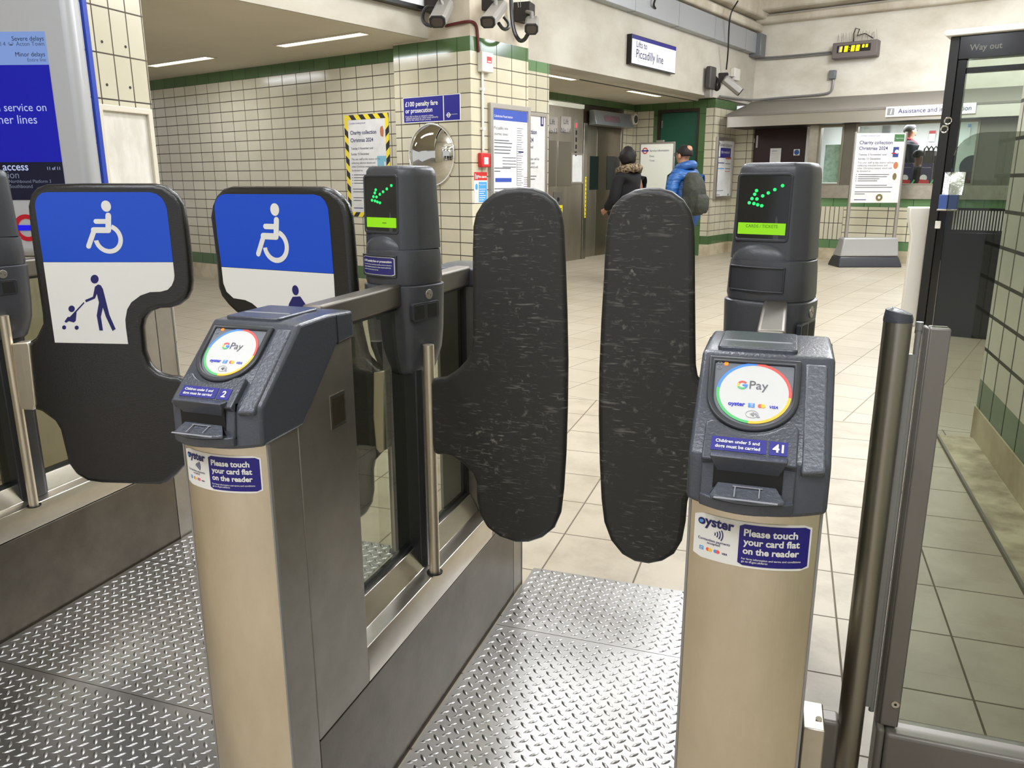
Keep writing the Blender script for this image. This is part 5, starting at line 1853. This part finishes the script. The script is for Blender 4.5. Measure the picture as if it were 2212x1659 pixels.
# ================================================================== TICKET OFFICE FRONT
fs = FP(13.1)
q0, q1 = fs.hit(1914, 255), fs.hit(2110, 226)
u0, u1, v0, v1 = q0[0], q1[0], 2.125, 2.265
t = panel('office_sign', 'white Assistance and information sign on the steel canopy', 'sign', fs, u0, v0, u1, v1, th=.06, face=mat('sign_white', (228, 226, 224), .4))
mb = MB()
mb.pbox(fs, u0 + .02, v0 + .025, u0 + .115, v1 - .02, .06, .062, 0)
put_text(mb, 'i', fs, u0 + .068, v0 + .038, .105, .0635, 'C', bold=.03, mi=2, slant=.15)
put_text(mb, 'Assistance and information', fs, u0 + .165, v0 + .045, .088, .062, fit=u1 - u0 - .215, bold=.008, mi=1)
obj('lettering', mb, [GREYMET, INK, WHITE], t, smooth=False)
dp = FP(13.99)
q = dp.hit(1624, 304)
mb = MB()
mb.pbox(dp, q[0] - .05, q[1] - .035, q[0] + .05, q[1] + .035, 0, .006)
mb.pbox(dp, q[0] - .03, q[1] - .02, q[0] + .03, q[1] + .02, .004, .008, 1)
tag(obj('door_plate', mb, [WHITEPL, INKG], smooth=False, origin=dp.at(q[0], q[1])), 'tiny white number plate on the dark maroon door', 'door plate')
q0, q1 = dp.hit(1661, 368), dp.hit(1688, 320)
t = panel('door_notice', 'sheet of white paper taped to the dark maroon door', 'notice', dp, q0[0], q0[1], q1[0], q1[1], th=.004)
rows(t, dp, q0[0], q0[1], q1[0], q1[1], [('|.5', .15, .12, .1, 0)] + [('|.7', .15, .25 + .08 * k, .03, 1) for k in range(8)], [INK, INKL], .004)
q = dp.hit(1721, 329)
t = panel('door_sign', 'small round blue mandatory sign on the dark maroon door', 'sign', dp, q[0] - .05, q[1] - .05, q[0] + .05, q[1] + .05, th=.004, face=WHITE)
mb = MB()
mb.pprism(dp, circ(q[0], q[1], .042, 24), .004, .006)
obj('symbol', mb, mat('sign_blue', (40, 84, 150), .5), t)
# map hung inside the small window
mp_ = FP(13.62)
q0, q1 = mp_.hit(1768, 394), mp_.hit(1822, 312)
t = panel('window_map', 'pale green wall map hanging inside the narrow office window', 'map', mp_, q0[0] + .06, q0[1], q1[0], q1[1], th=.004, face=mat('map_print', (176, 202, 180), .6, noise=(14, (140, 170, 150), (.35, .6), (1, 1, 1))))
# office contents
ow = FP(16.18)
for k, (x0, y0, x1, y1, lab) in enumerate(((1810 + 50, 282, 1868 + 0, 265, 'small pale card pinned up at the office window corner'), (1905, 290, 1925, 262, 'grey sheet on the office back wall left of the standing man'), (2005, 306, 2022, 282, 'white notice with red heading on the office back wall'), (2086, 312, 2098, 268, 'white notice with blue heading on the office back wall'))):
    q0, q1 = ow.hit(x0, y0), ow.hit(x1, y1)
    t = panel('wall_notice', lab, 'notice', ow, q0[0], q0[1], q1[0], q1[1], th=.006, face=PAPER if k != 1 else GREYMET, group='notices on the office back wall')
    if k > 1:
        mb = MB()
        mb.pbox(ow, q0[0], q1[1] - .05, q1[0], q1[1], .006, .008)
        obj('heading_band', mb, RED if k == 2 else CYAN, t, smooth=False)
# counter inside the window with goods on it
mb = MB()
mb.pbox(FP(14.1), -3.75, 1.10, 1.2, 1.15, -.15, .32)
tag(obj('office_counter', mb, GREYMET, bevel=.006, origin=FP(14.1).at(-2, .45)), 'grey counter top behind the office window', 'counter')
cz = 1.15
fc = FP(13.79)


def goods(name, label, cat, x0, y0, x1, y1, mt, pl=None, depth=.12, group=None, bev=.01):
    P = pl or fc
    q0, q1 = P.hit(x0, y0), P.hit(x1, y1)
    mb = MB()
    mb.pbox(P, q0[0], cz, q1[0], q1[1], -depth, 0)
    return tag(obj(name, mb, mt, bevel=bev, origin=P.at(q0[0], cz)), label, cat, group), P, q0, q1


for k, (x0, x1, lab) in enumerate(((1948, 1972, 'navy Christmas card box propped in the office window beside the poster stand'), (1986, 2015, 'navy Christmas card box propped in the office window beside the black door frame'))):
    o, P, q0, q1 = goods('card_box', lab, 'card box', x0, 395, x1, 352, mat('card_navy', (34, 30, 74), .5), group='christmas boxes in the office window')
    mb = MB()
    cu_ = (q0[0] + q1[0]) / 2
    mb.pprism(P, circ(cu_ - .03, cz + .12, .05, 18), 0, .003, 0)
    mb.pprism(P, [(cu_ - .1, cz + .01), (cu_ + .06, cz + .01), (cu_ + .05, cz + .09), (cu_ - .08, cz + .10)], 0, .004, 1)
    mb.pprism(P, [(cu_ + .06, cz + .02), (cu_ + .1, cz + .10), (cu_ + .12, cz + .09), (cu_ + .08, cz + .01)], 0, .003, 2)
    put_text(mb, 'Merry Christmas', P, cu_, q1[1] - .07, .04, .003, 'C', mi=0, fit=(q1[0] - q0[0]) * .8)
    obj('print', mb, [WHITE, RED, GGREEN], o, smooth=False)
fd = FP(13.95)
goods('desk_printer', 'black desk machine behind the christmas boxes', 'printer', 1990, 395, 2018, 325, BLACKP, fd, .25)
goods('red_box', 'long red box on the office counter seen through the glass door', 'box', 2062, 395, 2098, 372, mat('deep_red', (120, 24, 30), .5), fd)
goods('blue_pack', 'blue pack standing on the red box end of the counter', 'box', 2100, 395, 2112, 362, mat('pack_blue', (90, 130, 200), .5), fd)
goods('purple_box', 'purple box on the office counter beside the blue pack', 'box', 2116, 395, 2130, 360, mat('pack_purple', (96, 40, 110), .5), fd)
goods('plant_model', 'pale white decoration on the office counter at the wall end', 'decoration', 2138, 395, 2165, 345, mat('pale_decoration', (170, 176, 166), .6, noise=(30, (90, 96, 90), (.4, .6), (1, 1, 1))), fd, .15, bev=.04)
mb = MB()
q = fd.hit(2095, 360)
c = fd.at(q[0], q[1], -.24)
mb.cyl(c - Dv * .03, c + Dv * .03, .17, .17, 28)
mb.cyl(V3(c[0], c[1], cz), c, .02, .02, 10)
tag(obj('desk_fan', mb, mat('fan_blue', (30, 60, 84), .4), bevel=.02, origin=(c[0], c[1], cz)), 'round dark blue desk fan on the office counter', 'desk fan')
for k, x in enumerate((1997, 2007, 2017)):
    mb = MB()
    q = fd.hit(x, 322, -.18)
    b_ = fd.at(q[0], q[1], -.18)
    mb.tube([b_ + V3(0, 0, -.12), b_, b_ + Av * .03 + V3(0, 0, .04), b_ + Av * .06, b_ + Av * .06 + V3(0, 0, -.12)], .012, 8)
    mb.box(b_[0] - .01, b_[1] - .03, cz, b_[0] + .07, b_[1] + .03, b_[2] - .10)
    tag(obj('document_rack', mb, BLACKM, origin=(b_[0], b_[1], cz)), 'black wire document rack in the office, %s of three beside the staff man' % ('nearest', 'middle', 'farthest')[k], 'document rack', 'wire racks in the office')
mb = MB()
q = ow.hit(2159, 290)
mb.pprism(ow, rrect(q[0] - .09, q[1] - .16, q[0] + .09, q[1] + .16, .02), 0, .08)
t = tag(obj('wall_telephone', mb, RED, bevel=.01, origin=ow.at(q[0], q[1])), 'red wall unit on the office back wall at the wall end', 'wall unit')
mb = MB()
mb.pbox(ow, q[0] - .05, q[1] + .02, q[0] + .05, q[1] + .12, .08, .09)
obj('face_plate', mb, WHITE, t, bevel=.004)

# poster stand in the hall
pb_ = AD(-2.86, 12.75)
ST = Pl(V3(pb_[0], pb_[1], 0), V3(math.cos(YAW), math.sin(YAW), 0), Zv)
t = thing('poster_stand', 'silver poster stand with a charity poster in front of the ticket office', 'poster stand', ST.at(.0, 0))
mid_ = ST.hit(1868, 560)[0]
hb = .5 * abs(ST.hit(1936, 560)[0] - ST.hit(1801, 560)[0])
mb = MB()
lv = lambda h, d_, z, o=0: [ST.at(mid_ + o - h, z, d_), ST.at(mid_ + o + h, z, d_), ST.at(mid_ + o + h, z, -d_), ST.at(mid_ + o - h, z, -d_)]
mb.loft([lv(hb, .22, 0), lv(hb * .98, .20, .05), lv(hb * .93, .15, .15)])
obj('base_foot', mb, CAPD, t, bevel=.015)
mb = MB()
mb.loft([lv(hb * .93, .15, .151), lv(hb * .88, .11, .32, .02), lv(hb * .86, .10, .42, .02)])
obj('base_body', mb, mat('silver_plastic', (160, 158, 154), .45, .2), t, bevel=.02)
zt = ST.hit(1850, 288)[1]
ul, url = ST.hit(1849, 292)[0], ST.hit(1957, 288)[0]
for u in (ul, url):
    mb = MB()
    mb.tube([ST.at(u, .40, 0), ST.at(u, zt + .02, 0)], .027, 14)
    obj('upright', mb, ALU, t)
zb_ = ST.hit(1834, 438)[1]
mb = MB()
mb.pbox(ST, ul + .0, zb_, url - .02, zt, .018, .032)
obj('board', mb, PAPER, t, smooth=False)
rows(t, ST, ul + .01, zb_, url - .03, zt, CHARITY, CMATS, .0325)
wd_ = url - ul
PIC = [mat('banner_green', (60, 104, 56), .6), mat('card_blue', (44, 60, 120), .6), WHITE, mat('biscuit_print', (176, 110, 70)), RED, mat('olive_print', (110, 100, 60), .6)]
pics = [MB() for _ in range(5)]
pics[0].pbox(ST, url - .24 * wd_, zt - .115, url - .03, zt - .015, .0325, .034, 0)
put_text(pics[0], 'Happy Christmas', ST, url - .135 * wd_, zt - .075, .03, .0355, 'C', mi=2, fit=.15 * wd_)
pics[1].pbox(ST, url - .24 * wd_, zt - .33, url - .09, zt - .19, .0325, .034, 1)
pics[1].pprism(ST, circ(url - .165 * wd_, zt - .255, .028, 18), .033, .0355, 2)
pics[1].pbox(ST, url - .19, zt - .285, url - .12, zt - .27, .033, .0355, 4)
pics[2].pprism(ST, circ(url - .11, zt - .445, .035, 10, .05), .0325, .034, 3)
pics[3].pprism(ST, circ(url - .11, zt - .60, .03, 10, .05), .0325, .034, 5)
pics[4].pring(ST, circ(ul + .58 * wd_, zb_ + .075, .05, 20), circ(ul + .58 * wd_, zb_ + .075, .02, 20), .0325, .034, 5)
for mb in pics:
    obj('picture', mb, PIC, t, smooth=False)

# white pedestal
pp = YP(7.75)
q0, q1 = pp.hit(1963, 447), pp.hit(2018, 447)
t = thing('pedestal_table', 'white pedestal table beside the black door frame', 'pedestal', pp.at(.97, 0))
c = pp.at((q0[0] + q1[0]) / 2, 0)
hw = (q1[0] - q0[0]) / 2
zt = q0[1]
mb = MB()
sq = lambda h, z: [V3(c[0] + a * h, c[1] + b_ * h, z) for a, b_ in ((-1, -1), (1, -1), (1, 1), (-1, 1))]
mb.loft([sq(hw * .62, 0), sq(hw * .60, zt - .24), sq(hw * .96, zt - .09), sq(hw, zt - .03), sq(hw, zt)])
obj('column', mb, WHITEPL, t, bevel=.01)

# ================================================================== BLACK WAY OUT DOOR FRAME
wo = FP(7.37)
Hw = lambda x, y: wo.hit(x, y)
ul0, ul1 = Hw(1992, 600)[0], Hw(2048, 600)[0]
ul0b = Hw(2042, 110)[0]
zt0, zt1 = Hw(2100, 128)[1], Hw(2100, 78)[1]
t = thing('way_out_door', 'black framed glass way out door behind the glass barrier', 'door', wo.at(ul0, 0))
mb = MB()
mb.pbox(wo, ul0, 0, ul0 + .065, zt1, -.08, .05)
obj('jamb', mb, BLACKM, t, bevel=.004)
mb = MB()
mb.pbox(wo, ul0 + .066, 0, ul0 + .13, zt0, -.05, .03)
st_ = obj('door_stile', mb, mat('gloss_black', (16, 15, 14), .15), t, bevel=.004)
mb = MB()
mb.pbox(wo, ul0 + .066, zt0 + .001, 1.4, zt1, -.08, .045)
hd = obj('header', mb, mat('gloss_black', (16, 15, 14)), t, bevel=.003)
mb = MB()
q = Hw(2096, 111)
put_text(mb, 'Way out', wo, q[0], q[1], .085, .048, bold=.015, fit=abs(Hw(2166, 108)[0] - q[0]))
obj('lettering', mb, mat('dim_letter_grey', (104, 101, 94), .5), hd, smooth=False)
mb = MB()
mb.pprism(wo, [(ul0 - .03, zt1 + .002), (1.4, zt1 + .002), (1.4, zt1 + .045), (ul0 - .03, zt1 + .045), (ul0 - .045, zt1 + .03)], -.12, .10)
obj('top_ledge', mb, WHITEPL, t, bevel=.006)
zs1, zs0 = Hw(2100, 455)[1], Hw(2100, 497)[1]
mb = MB()
mb.pbox(wo, ul0 + .13, zs0 - .02, 1.4, zt0, -.015, -.007)
obj('pane', mb, GLASS, t, smooth=False)
mb = MB()
zr0 = Hw(2140, 155)[1]
mb.pbox(wo, ul0 + .13, zr0, 1.4, zt0 - .06, -.04, .02)
obj('top_rail', mb, mat('gloss_black', (16, 15, 14)), t, bevel=.003)
mb = MB()
mb.pbox(wo, ul0 + .13, 0, 1.4, zs0 - .02, -.04, .02)
obj('lower_panel', mb, mat('gloss_black', (16, 15, 14)), t, bevel=.003)
mb = MB()
mb.pbox(wo, ul0 + .13, zs0 - .02, 1.4, zs1 + .02, -.006, .0)
bd = obj('stripe_band', mb, BLACKM, t, smooth=False)
st0 = Hw(2058, 476)[0]
pt = (Hw(2170, 476)[0] - st0) / 17.5
for k in range(20):
    mb = MB()
    mb.pbox(wo, st0 + pt * k, zs0, st0 + pt * k + pt * .5, zs1, 0, .002)
    obj('stripe', mb, mat('stripe_grey', (196, 194, 188), .5), bd, smooth=False)
mb = MB()
q = Hw(2028, 485)
mb.pbox(wo, q[0] - .02, q[1] - .03, q[0] + .02, q[1] + .03, .03, .055)
obj('lock', mb, WHITEPL, st_, bevel=.004)
for x, y in ((2050, 262), (2042, 280)):
    mb = MB()
    q = Hw(x, y)
    n = 14
    ring = [wo.at(q[0] + .025 * math.cos(k * 2 * math.pi / n), q[1] + .025 * math.sin(k * 2 * math.pi / n), .05) for k in range(n + 1)]
    mb.tube(ring, .006, 8)
    obj('ring_catch', mb, CHROME, st_)
# leaflet holder fixed to the door
ls = Hw(2050, 451)
t = thing('leaflet_rack', 'small leaflet rack with blue and silver packets on the black door', 'leaflet rack', wo.at(ls[0], ls[1], .03))
mb = MB()
a0, a1 = Hw(2030, 451)[0], Hw(2072, 451)[0]
mb.pbox(wo, a0, ls[1] - .012, a1, ls[1], .03, .14)
obj('shelf', mb, STEELB, t, bevel=.002)
for k in range(2):
    mb = MB()
    z1_ = Hw(2050, 420)[1]
    mb.pbox(wo, a0 + .005 + k * (a1 - a0) * .5, ls[1], a0 + (a1 - a0) * (.48 + .5 * k), z1_, .05, .13)
    tag(obj('leaflet_pack', mb, mat('leaflet_blue', (50, 74, 130), .4), bevel=.004, origin=wo.at(a0, ls[1], .09)), 'dark blue leaflet pack on the rack, %s' % ('nearer the door edge', 'nearer the stripes')[k], 'leaflet pack', 'leaflet packs on the rack')
mb = MB()
z2_ = Hw(2050, 372)[1]
mb.loft([[wo.at(a0 + .02 + .02 * j, z, w_) for (w_, z) in ((.05, z1_), (.12, z1_), (.10, z2_ - .02 * j), (.06, z2_))] for j in range(0, 8)])
tag(obj('foil_bag', mb, mat('crumpled_foil', (190, 190, 186), .2, .9, bump=(40, 1.0, (1, 1, 1))), origin=wo.at(a0, z1_, .08)), 'crumpled silver bag lying on top of the leaflet packs', 'bag')


# ================================================================== PEOPLE
def skin_obj(name, nodes, edges, mt, parent, tf, sub=2):
    """one continuous body grown from joints: nodes = {key: (x, y, z, rx, ry)}, first key is the root"""
    keys = list(nodes)
    base = rootloc(parent)
    me = bpy.data.meshes.new(name)
    me.from_pydata([tuple(tf(nodes[k][:3]) - base) for k in keys], [(keys.index(a), keys.index(b_)) for a, b_ in edges], [])
    me.materials.append(mt)
    o = link(name, me, parent)
    sk = o.modifiers.new('skin', 'SKIN')
    sk.use_smooth_shade = True
    for i, k in enumerate(keys):
        me.skin_vertices[0].data[i].radius = nodes[k][3:5]
        me.skin_vertices[0].data[i].use_root = (i == 0)
    sb = o.modifiers.new('sub', 'SUBSURF')
    sb.levels = sb.render_levels = sub
    return o


def person(label, pos, yaw, h, coat, trousers, hair_m, hood=None, bald=False, glasses=False, shoe=BLACKP, coat_k=1.0, long_hair=False, seated=False, skin=SKIN):
    """yaw 0 looks along +Y; turning anticlockwise seen from above"""
    k = h / 1.75
    c, s = math.cos(yaw), math.sin(yaw)
    pos = np.array(pos, float)
    tf = lambda p: pos + V3(p[0] * c - p[1] * s, p[0] * s + p[1] * c, p[2]) * k
    t = thing('person', label, 'person', pos)
    hip, knee, ank = (.90, .48, .09)
    dz = 0.0
    legs = {}
    for n_, sx in (('l', -1), ('r', 1)):
        if seated:
            legs['hip' + n_] = (sx * .10, 0, .50, .085, .085)
            legs['knee' + n_] = (sx * .12, .42, .50, .06, .06)
            legs['ank' + n_] = (sx * .12, .42, .09, .042, .042)
            legs['toe' + n_] = (sx * .13, .56, .04, .03, .04)
        else:
            legs['hip' + n_] = (sx * .10, 0, .88, .088, .085)
            legs['knee' + n_] = (sx * .11, .02, .49, .058, .058)
            legs['ank' + n_] = (sx * .11, -.02, .09, .040, .042)
            legs['toe' + n_] = (sx * .13, .14, .035, .028, .040)
    b0 = .53 if seated else .93
    Z = lambda z: z - .93 + b0
    g0 = min(1.0, coat_k)
    nodes = {'pelvis': (0, 0, Z(.95), .13 * g0, .10 * g0), 'waist': (0, 0, Z(1.10), .115 * g0, .09 * g0), 'chest': (0, 0, Z(1.30), .135 * g0, .10 * g0), 'neckb': (0, 0, Z(1.44), .06, .055), 'neck': (0, .01, Z(1.52), .052, .052),
             'jaw': (0, .03, Z(1.58), .062, .070), 'face': (0, .03, Z(1.655), .076, .092), 'crown': (0, .01, Z(1.715), .060, .075), 'nose': (0, .135, Z(1.62), .012, .014)}
    nodes.update(legs)
    E_ = [('pelvis', 'waist'), ('waist', 'chest'), ('chest', 'neckb'), ('neckb', 'neck'), ('neck', 'jaw'), ('jaw', 'face'), ('face', 'crown'), ('face', 'nose')]
    arms = {}
    for n_, sx in (('l', -1), ('r', 1)):
        arms['sh' + n_] = (sx * .19 * coat_k, -.01, Z(1.39), .050, .050)
        arms['el' + n_] = (sx * .27 * coat_k, -.02, Z(1.14), .042, .042)
        arms['wr' + n_] = (sx * .22, .16, Z(.98), .028, .032)
        arms['ha' + n_] = (sx * .18, .24, Z(.96), .018, .036)
        for j in range(4):
            arms['f%d%s' % (j, n_)] = (sx * (.18 - .012 * j), .30, Z(.985 - .022 * j), .009, .009)
        arms['th' + n_] = (sx * .15, .27, Z(1.01), .010, .010)
        E_ += [('neckb', 'sh' + n_), ('sh' + n_, 'el' + n_), ('el' + n_, 'wr' + n_), ('wr' + n_, 'ha' + n_), ('ha' + n_, 'th' + n_)] + [('ha' + n_, 'f%d%s' % (j, n_)) for j in range(4)]
        E_ += [('pelvis', 'hip' + n_), ('hip' + n_, 'knee' + n_), ('knee' + n_, 'ank' + n_), ('ank' + n_, 'toe' + n_)]
    nodes.update(arms)
    skin_obj('body', nodes, E_, skin, t, tf, 1)
    g = coat_k
    cn = {'hem': (0, 0, Z(.80 if not seated else .95), .185 * g, .15 * g), 'waist': (0, 0, Z(1.08), .175 * g, .145 * g), 'chest': (0, -.005, Z(1.30), .195 * g, .15 * g), 'yoke': (0, -.005, Z(1.42), .12 * g, .10 * g), 'collar': (0, .005, Z(1.50), .078, .078)}
    ce = [('hem', 'waist'), ('waist', 'chest'), ('chest', 'yoke'), ('yoke', 'collar')]
    for n_, sx in (('l', -1), ('r', 1)):
        cn['sh' + n_] = (sx * .20 * g, -.01, Z(1.40), .085 * max(g, .95), .085 * max(g, .95))
        cn['el' + n_] = (sx * .275 * g, -.02, Z(1.14), .072 * max(g, .95), .072 * max(g, .95))
        cn['cuff' + n_] = (sx * .235, .14, Z(.99), .048, .048)
        ce += [('yoke', 'sh' + n_), ('sh' + n_, 'el' + n_), ('el' + n_, 'cuff' + n_)]
    skin_obj('coat', cn, ce, coat, t, tf, 2)
    tn = {'pelvis': (0, 0, Z(.95), .15, .125)}
    te = []
    for n_ in 'lr':
        for kk_, rr in (('hip', 1.12), ('knee', 1.2), ('ank', 1.35)):
            a = legs[kk_ + n_]
            tn[kk_ + n_] = (a[0], a[1], a[2] + (.03 if kk_ == 'ank' else 0), a[3] * rr, a[4] * rr)
        te += [('pelvis', 'hip' + n_), ('hip' + n_, 'knee' + n_), ('knee' + n_, 'ank' + n_)]
    skin_obj('trousers', tn, te, trousers, t, tf, 2)
    ax = (V3(c, s, 0), V3(-s, c, 0), Zv)
    for n_ in 'lr':
        mb = MB()
        a, b_ = legs['ank' + n_], legs['toe' + n_]
        mb.ball(tf(((a[0] + b_[0]) / 2, (a[1] + b_[1]) / 2 + .01, .05)), (.055 * k, .14 * k, .05 * k), 14, 8, ax=ax)
        obj('shoe', mb, shoe, t)
    hz = Z(1.655)
    mb = MB()
    loops = []
    nu = 24
    for j in range(11):
        th = math.radians(4 + (104 if not long_hair else 128) * j / 10)
        lp = []
        for i in range(nu):
            ph = 2 * math.pi * i / nu
            x, y = math.sin(ph), -math.cos(ph)           # ph 0 is the back of the head
            front = max(0, y)
            tt = th * (1 - .52 * front)
            rx, ry, rz = (.092, .112, .105) if not long_hair else tuple(q_ * random.uniform(.9, 1.08) for q_ in (.106, .120, .116))
            lp.append(tf((rx * x * math.sin(tt), .012 + ry * y * math.sin(tt), hz + .012 + rz * math.cos(tt) - (.03 * (j / 10) * (1 if long_hair else 0)))))
        loops.append(lp)
    mb.loft(loops)
    hr = obj('hair', mb, hair_m, t, angle=2.0)
    if bald:
        mb = MB()
        mb.ball(tf((0.0, -.050, hz + .060)), (.044 * k, .047 * k, .046 * k), 16, 10, ax=ax)
        obj('bald_patch', mb, skin, t)
    for sx in (-1, 1):
        mb = MB()
        mb.ball(tf((sx * .086, .02, hz - .02)), (.012 * k, .022 * k, .032 * k), 10, 8, ax=ax)
        if not long_hair:
            obj('ear', mb, skin, t)
        mb = MB()
        mb.ball(tf((sx * .032, .118, hz + .0)), (.012 * k, .006 * k, .007 * k), 10, 6, ax=ax)
        obj('eye', mb, DARK, t)
    mb = MB()
    mb.ball(tf((0, .110, hz - .075)), (.026 * k, .008 * k, .007 * k), 10, 6, ax=ax)
    obj('mouth', mb, mat('lip_tone', (140, 84, 76), .5), t)
    if glasses:
        mb = MB()
        for sx in (-1, 1):
            n = 12
            mb.tube([tf((sx * .034 + .026 * math.cos(i * 2 * math.pi / n), .128, hz + .0 + .02 * math.sin(i * 2 * math.pi / n))) for i in range(n + 1)], .003, 6)
            mb.tube([tf((sx * .06, .125, hz + .005)), tf((sx * .09, .02, hz + .005))], .003, 6)
        obj('glasses', mb, BLACKM, t)
    return t, tf, k


BLACKC = mat('black_wool', (14, 13, 14), .9)
JEANS = mat('blue_denim', (52, 84, 140), .8)
DARKT = mat('dark_trousers', (26, 26, 30), .8)
PUFF = mat('blue_quilted_nylon', (38, 92, 156), .4, noise=(9, (28, 70, 128), (.35, .6), (.7, .7, 2.6)), bump=(9, 1.0, (.6, .6, 2.6)))
PUFF.node_tree.nodes['Bump'].inputs['Distance'].default_value = .03
FURM = mat('mottled_fur', (150, 130, 100), .9, noise=(40, (50, 38, 28), (.42, .58), (1, 1, 1)), bump=(80, 1.0, (1, 1, 1)))
gp = floor_at(1348, 618)
t, tf, k = person('person seen from behind in a black coat with a fur hood', gp, math.radians(52), 1.60, BLACKC, DARKT, HAIR, long_hair=True, coat_k=.84)
mb = MB()
loops = []
for i in range(25):
    a = 2 * math.pi * i / 24
    ctr = V3(.135 * math.sin(a), -.02 + .125 * math.cos(a), 1.485 - .03 * math.cos(a))
    lp = []
    for j in range(10):
        b_ = 2 * math.pi * j / 10
        rr = .05 * (1 + random.uniform(-.25, .25))
        lp.append(tf(ctr + V3(math.sin(a) * math.cos(b_), math.cos(a) * math.cos(b_), math.sin(b_)) * rr))
    loops.append(lp)
loops[-1] = loops[0]
mb.loft(loops, caps=False)
obj('fur_hood', mb, FURM, t, angle=1.2)
mb = MB()
mb.tube([tf((.19, .04, 1.40)), tf((.235, -.06, 1.22)), tf((.30, -.08, 1.05))], .012, 8)
q = tf((.31, -.06, .97))
mb.box(q[0] - .05, q[1] - .06, q[2] - .10, q[0] + .05, q[1] + .06, q[2] + .09)
tag(obj('shoulder_bag', mb, BLACKP, bevel=.01, origin=q), 'black shoulder bag hanging on the right of the black coat', 'bag')

gp = floor_at(1466, 622)
t, tf, k = person('person in a blue padded jacket with a backpack, seen from behind', gp, math.radians(58), 1.62, PUFF, JEANS, HAIR, bald=True, glasses=True, coat_k=1.0)
mb = MB()
loops = []
for i in range(21):
    a = 2 * math.pi * i / 20
    ctr = V3(.10 * math.sin(a), -.01 + .10 * math.cos(a), 1.50 - .035 * math.cos(a))
    loops.append([tf(ctr + V3(math.sin(a) * math.cos(b_), math.cos(a) * math.cos(b_), 1.1 * math.sin(b_)) * .048) for b_ in np.linspace(0, 2 * math.pi, 10, False)])
loops[-1] = loops[0]
mb.loft(loops, caps=False)
obj('hood', mb, PUFF, t, angle=1.5)
bpk = thing('backpack', 'dark olive backpack worn over the blue padded jacket', 'backpack', tf((0, -.24, 1.0)))
OLIVE = mat('olive_fabric', (52, 54, 42), .8, noise=(7, (32, 33, 26), (.35, .6), (1, 1, 1)), bump=(9, 1.0, (1, 1, 1)))
OLIVE.node_tree.nodes['Bump'].inputs['Distance'].default_value = .03
mb = MB()
bx_ = -.045
sect = lambda z, w_, d0, d1: [tf((bx_ + .9 * w_ * a, -(d0 + (d1 - d0) * b_) + .02, z + .02)) for a, b_ in ((-1, 0), (-.95, .7), (-.6, 1), (.6, 1), (.95, .7), (1, 0))]
mb.loft([sect(.90, .13, .15, .28), sect(.94, .165, .15, .34), sect(1.10, .17, .15, .36), sect(1.28, .16, .15, .32), sect(1.38, .13, .15, .27), sect(1.42, .08, .15, .22)])
obj('main_bag', mb, OLIVE, bpk, bevel=.02, segs=3, angle=1.0)
mb = MB()
mb.loft([sect(.93, .11, .30, .38), sect(1.00, .125, .32, .405), sect(1.12, .12, .32, .395), sect(1.16, .10, .32, .36)])
obj('front_pocket', mb, OLIVE, bpk, bevel=.012, segs=3, angle=1.0)
for sx in (-1, 1):
    mb = MB()
    mb.tube([tf((sx * .10, -.18, 1.36)), tf((sx * .115, -.02, 1.50)), tf((sx * .12, .15, 1.40)), tf((sx * .15, .16, 1.15)), tf((sx * .16, -.12, .98))], .016, 8)
    obj('strap', mb, OLIVE, bpk)
# staff behind the office window
fl = .455
sp_ = FP(15.25)
q = sp_.hit(1966, 268)
NAVYU = mat('dark_uniform', (30, 30, 38), .8)
pos = sp_.at(q[0], fl)
t, tf, k = person('person in a dark jacket with red collar standing behind the office window', pos, math.radians(-75), (q[1] - fl) * .99, NAVYU, DARKT, mat('greying_hair', (40, 36, 33), .7))
mb = MB()
mb.tube([tf((-.09, .12, 1.42)), tf((-.10, .0, 1.50)), tf((0, -.09, 1.53)), tf((.10, .0, 1.50)), tf((.09, .12, 1.42))], .03 * k, 8)
obj('red_collar', mb, mat('collar_red', (170, 34, 46), .7), t)
sp2 = FP(14.72)
q = sp2.hit(1984, 326)
pos = sp2.at(q[0], fl)
person('person with short dark hair seated low behind the christmas boxes', pos, math.radians(-75), (q[1] - fl) / 1.35 * 1.75, BLACKC, DARKT, HAIR, seated=True, skin=mat('brown_skin', (128, 88, 66), .55))
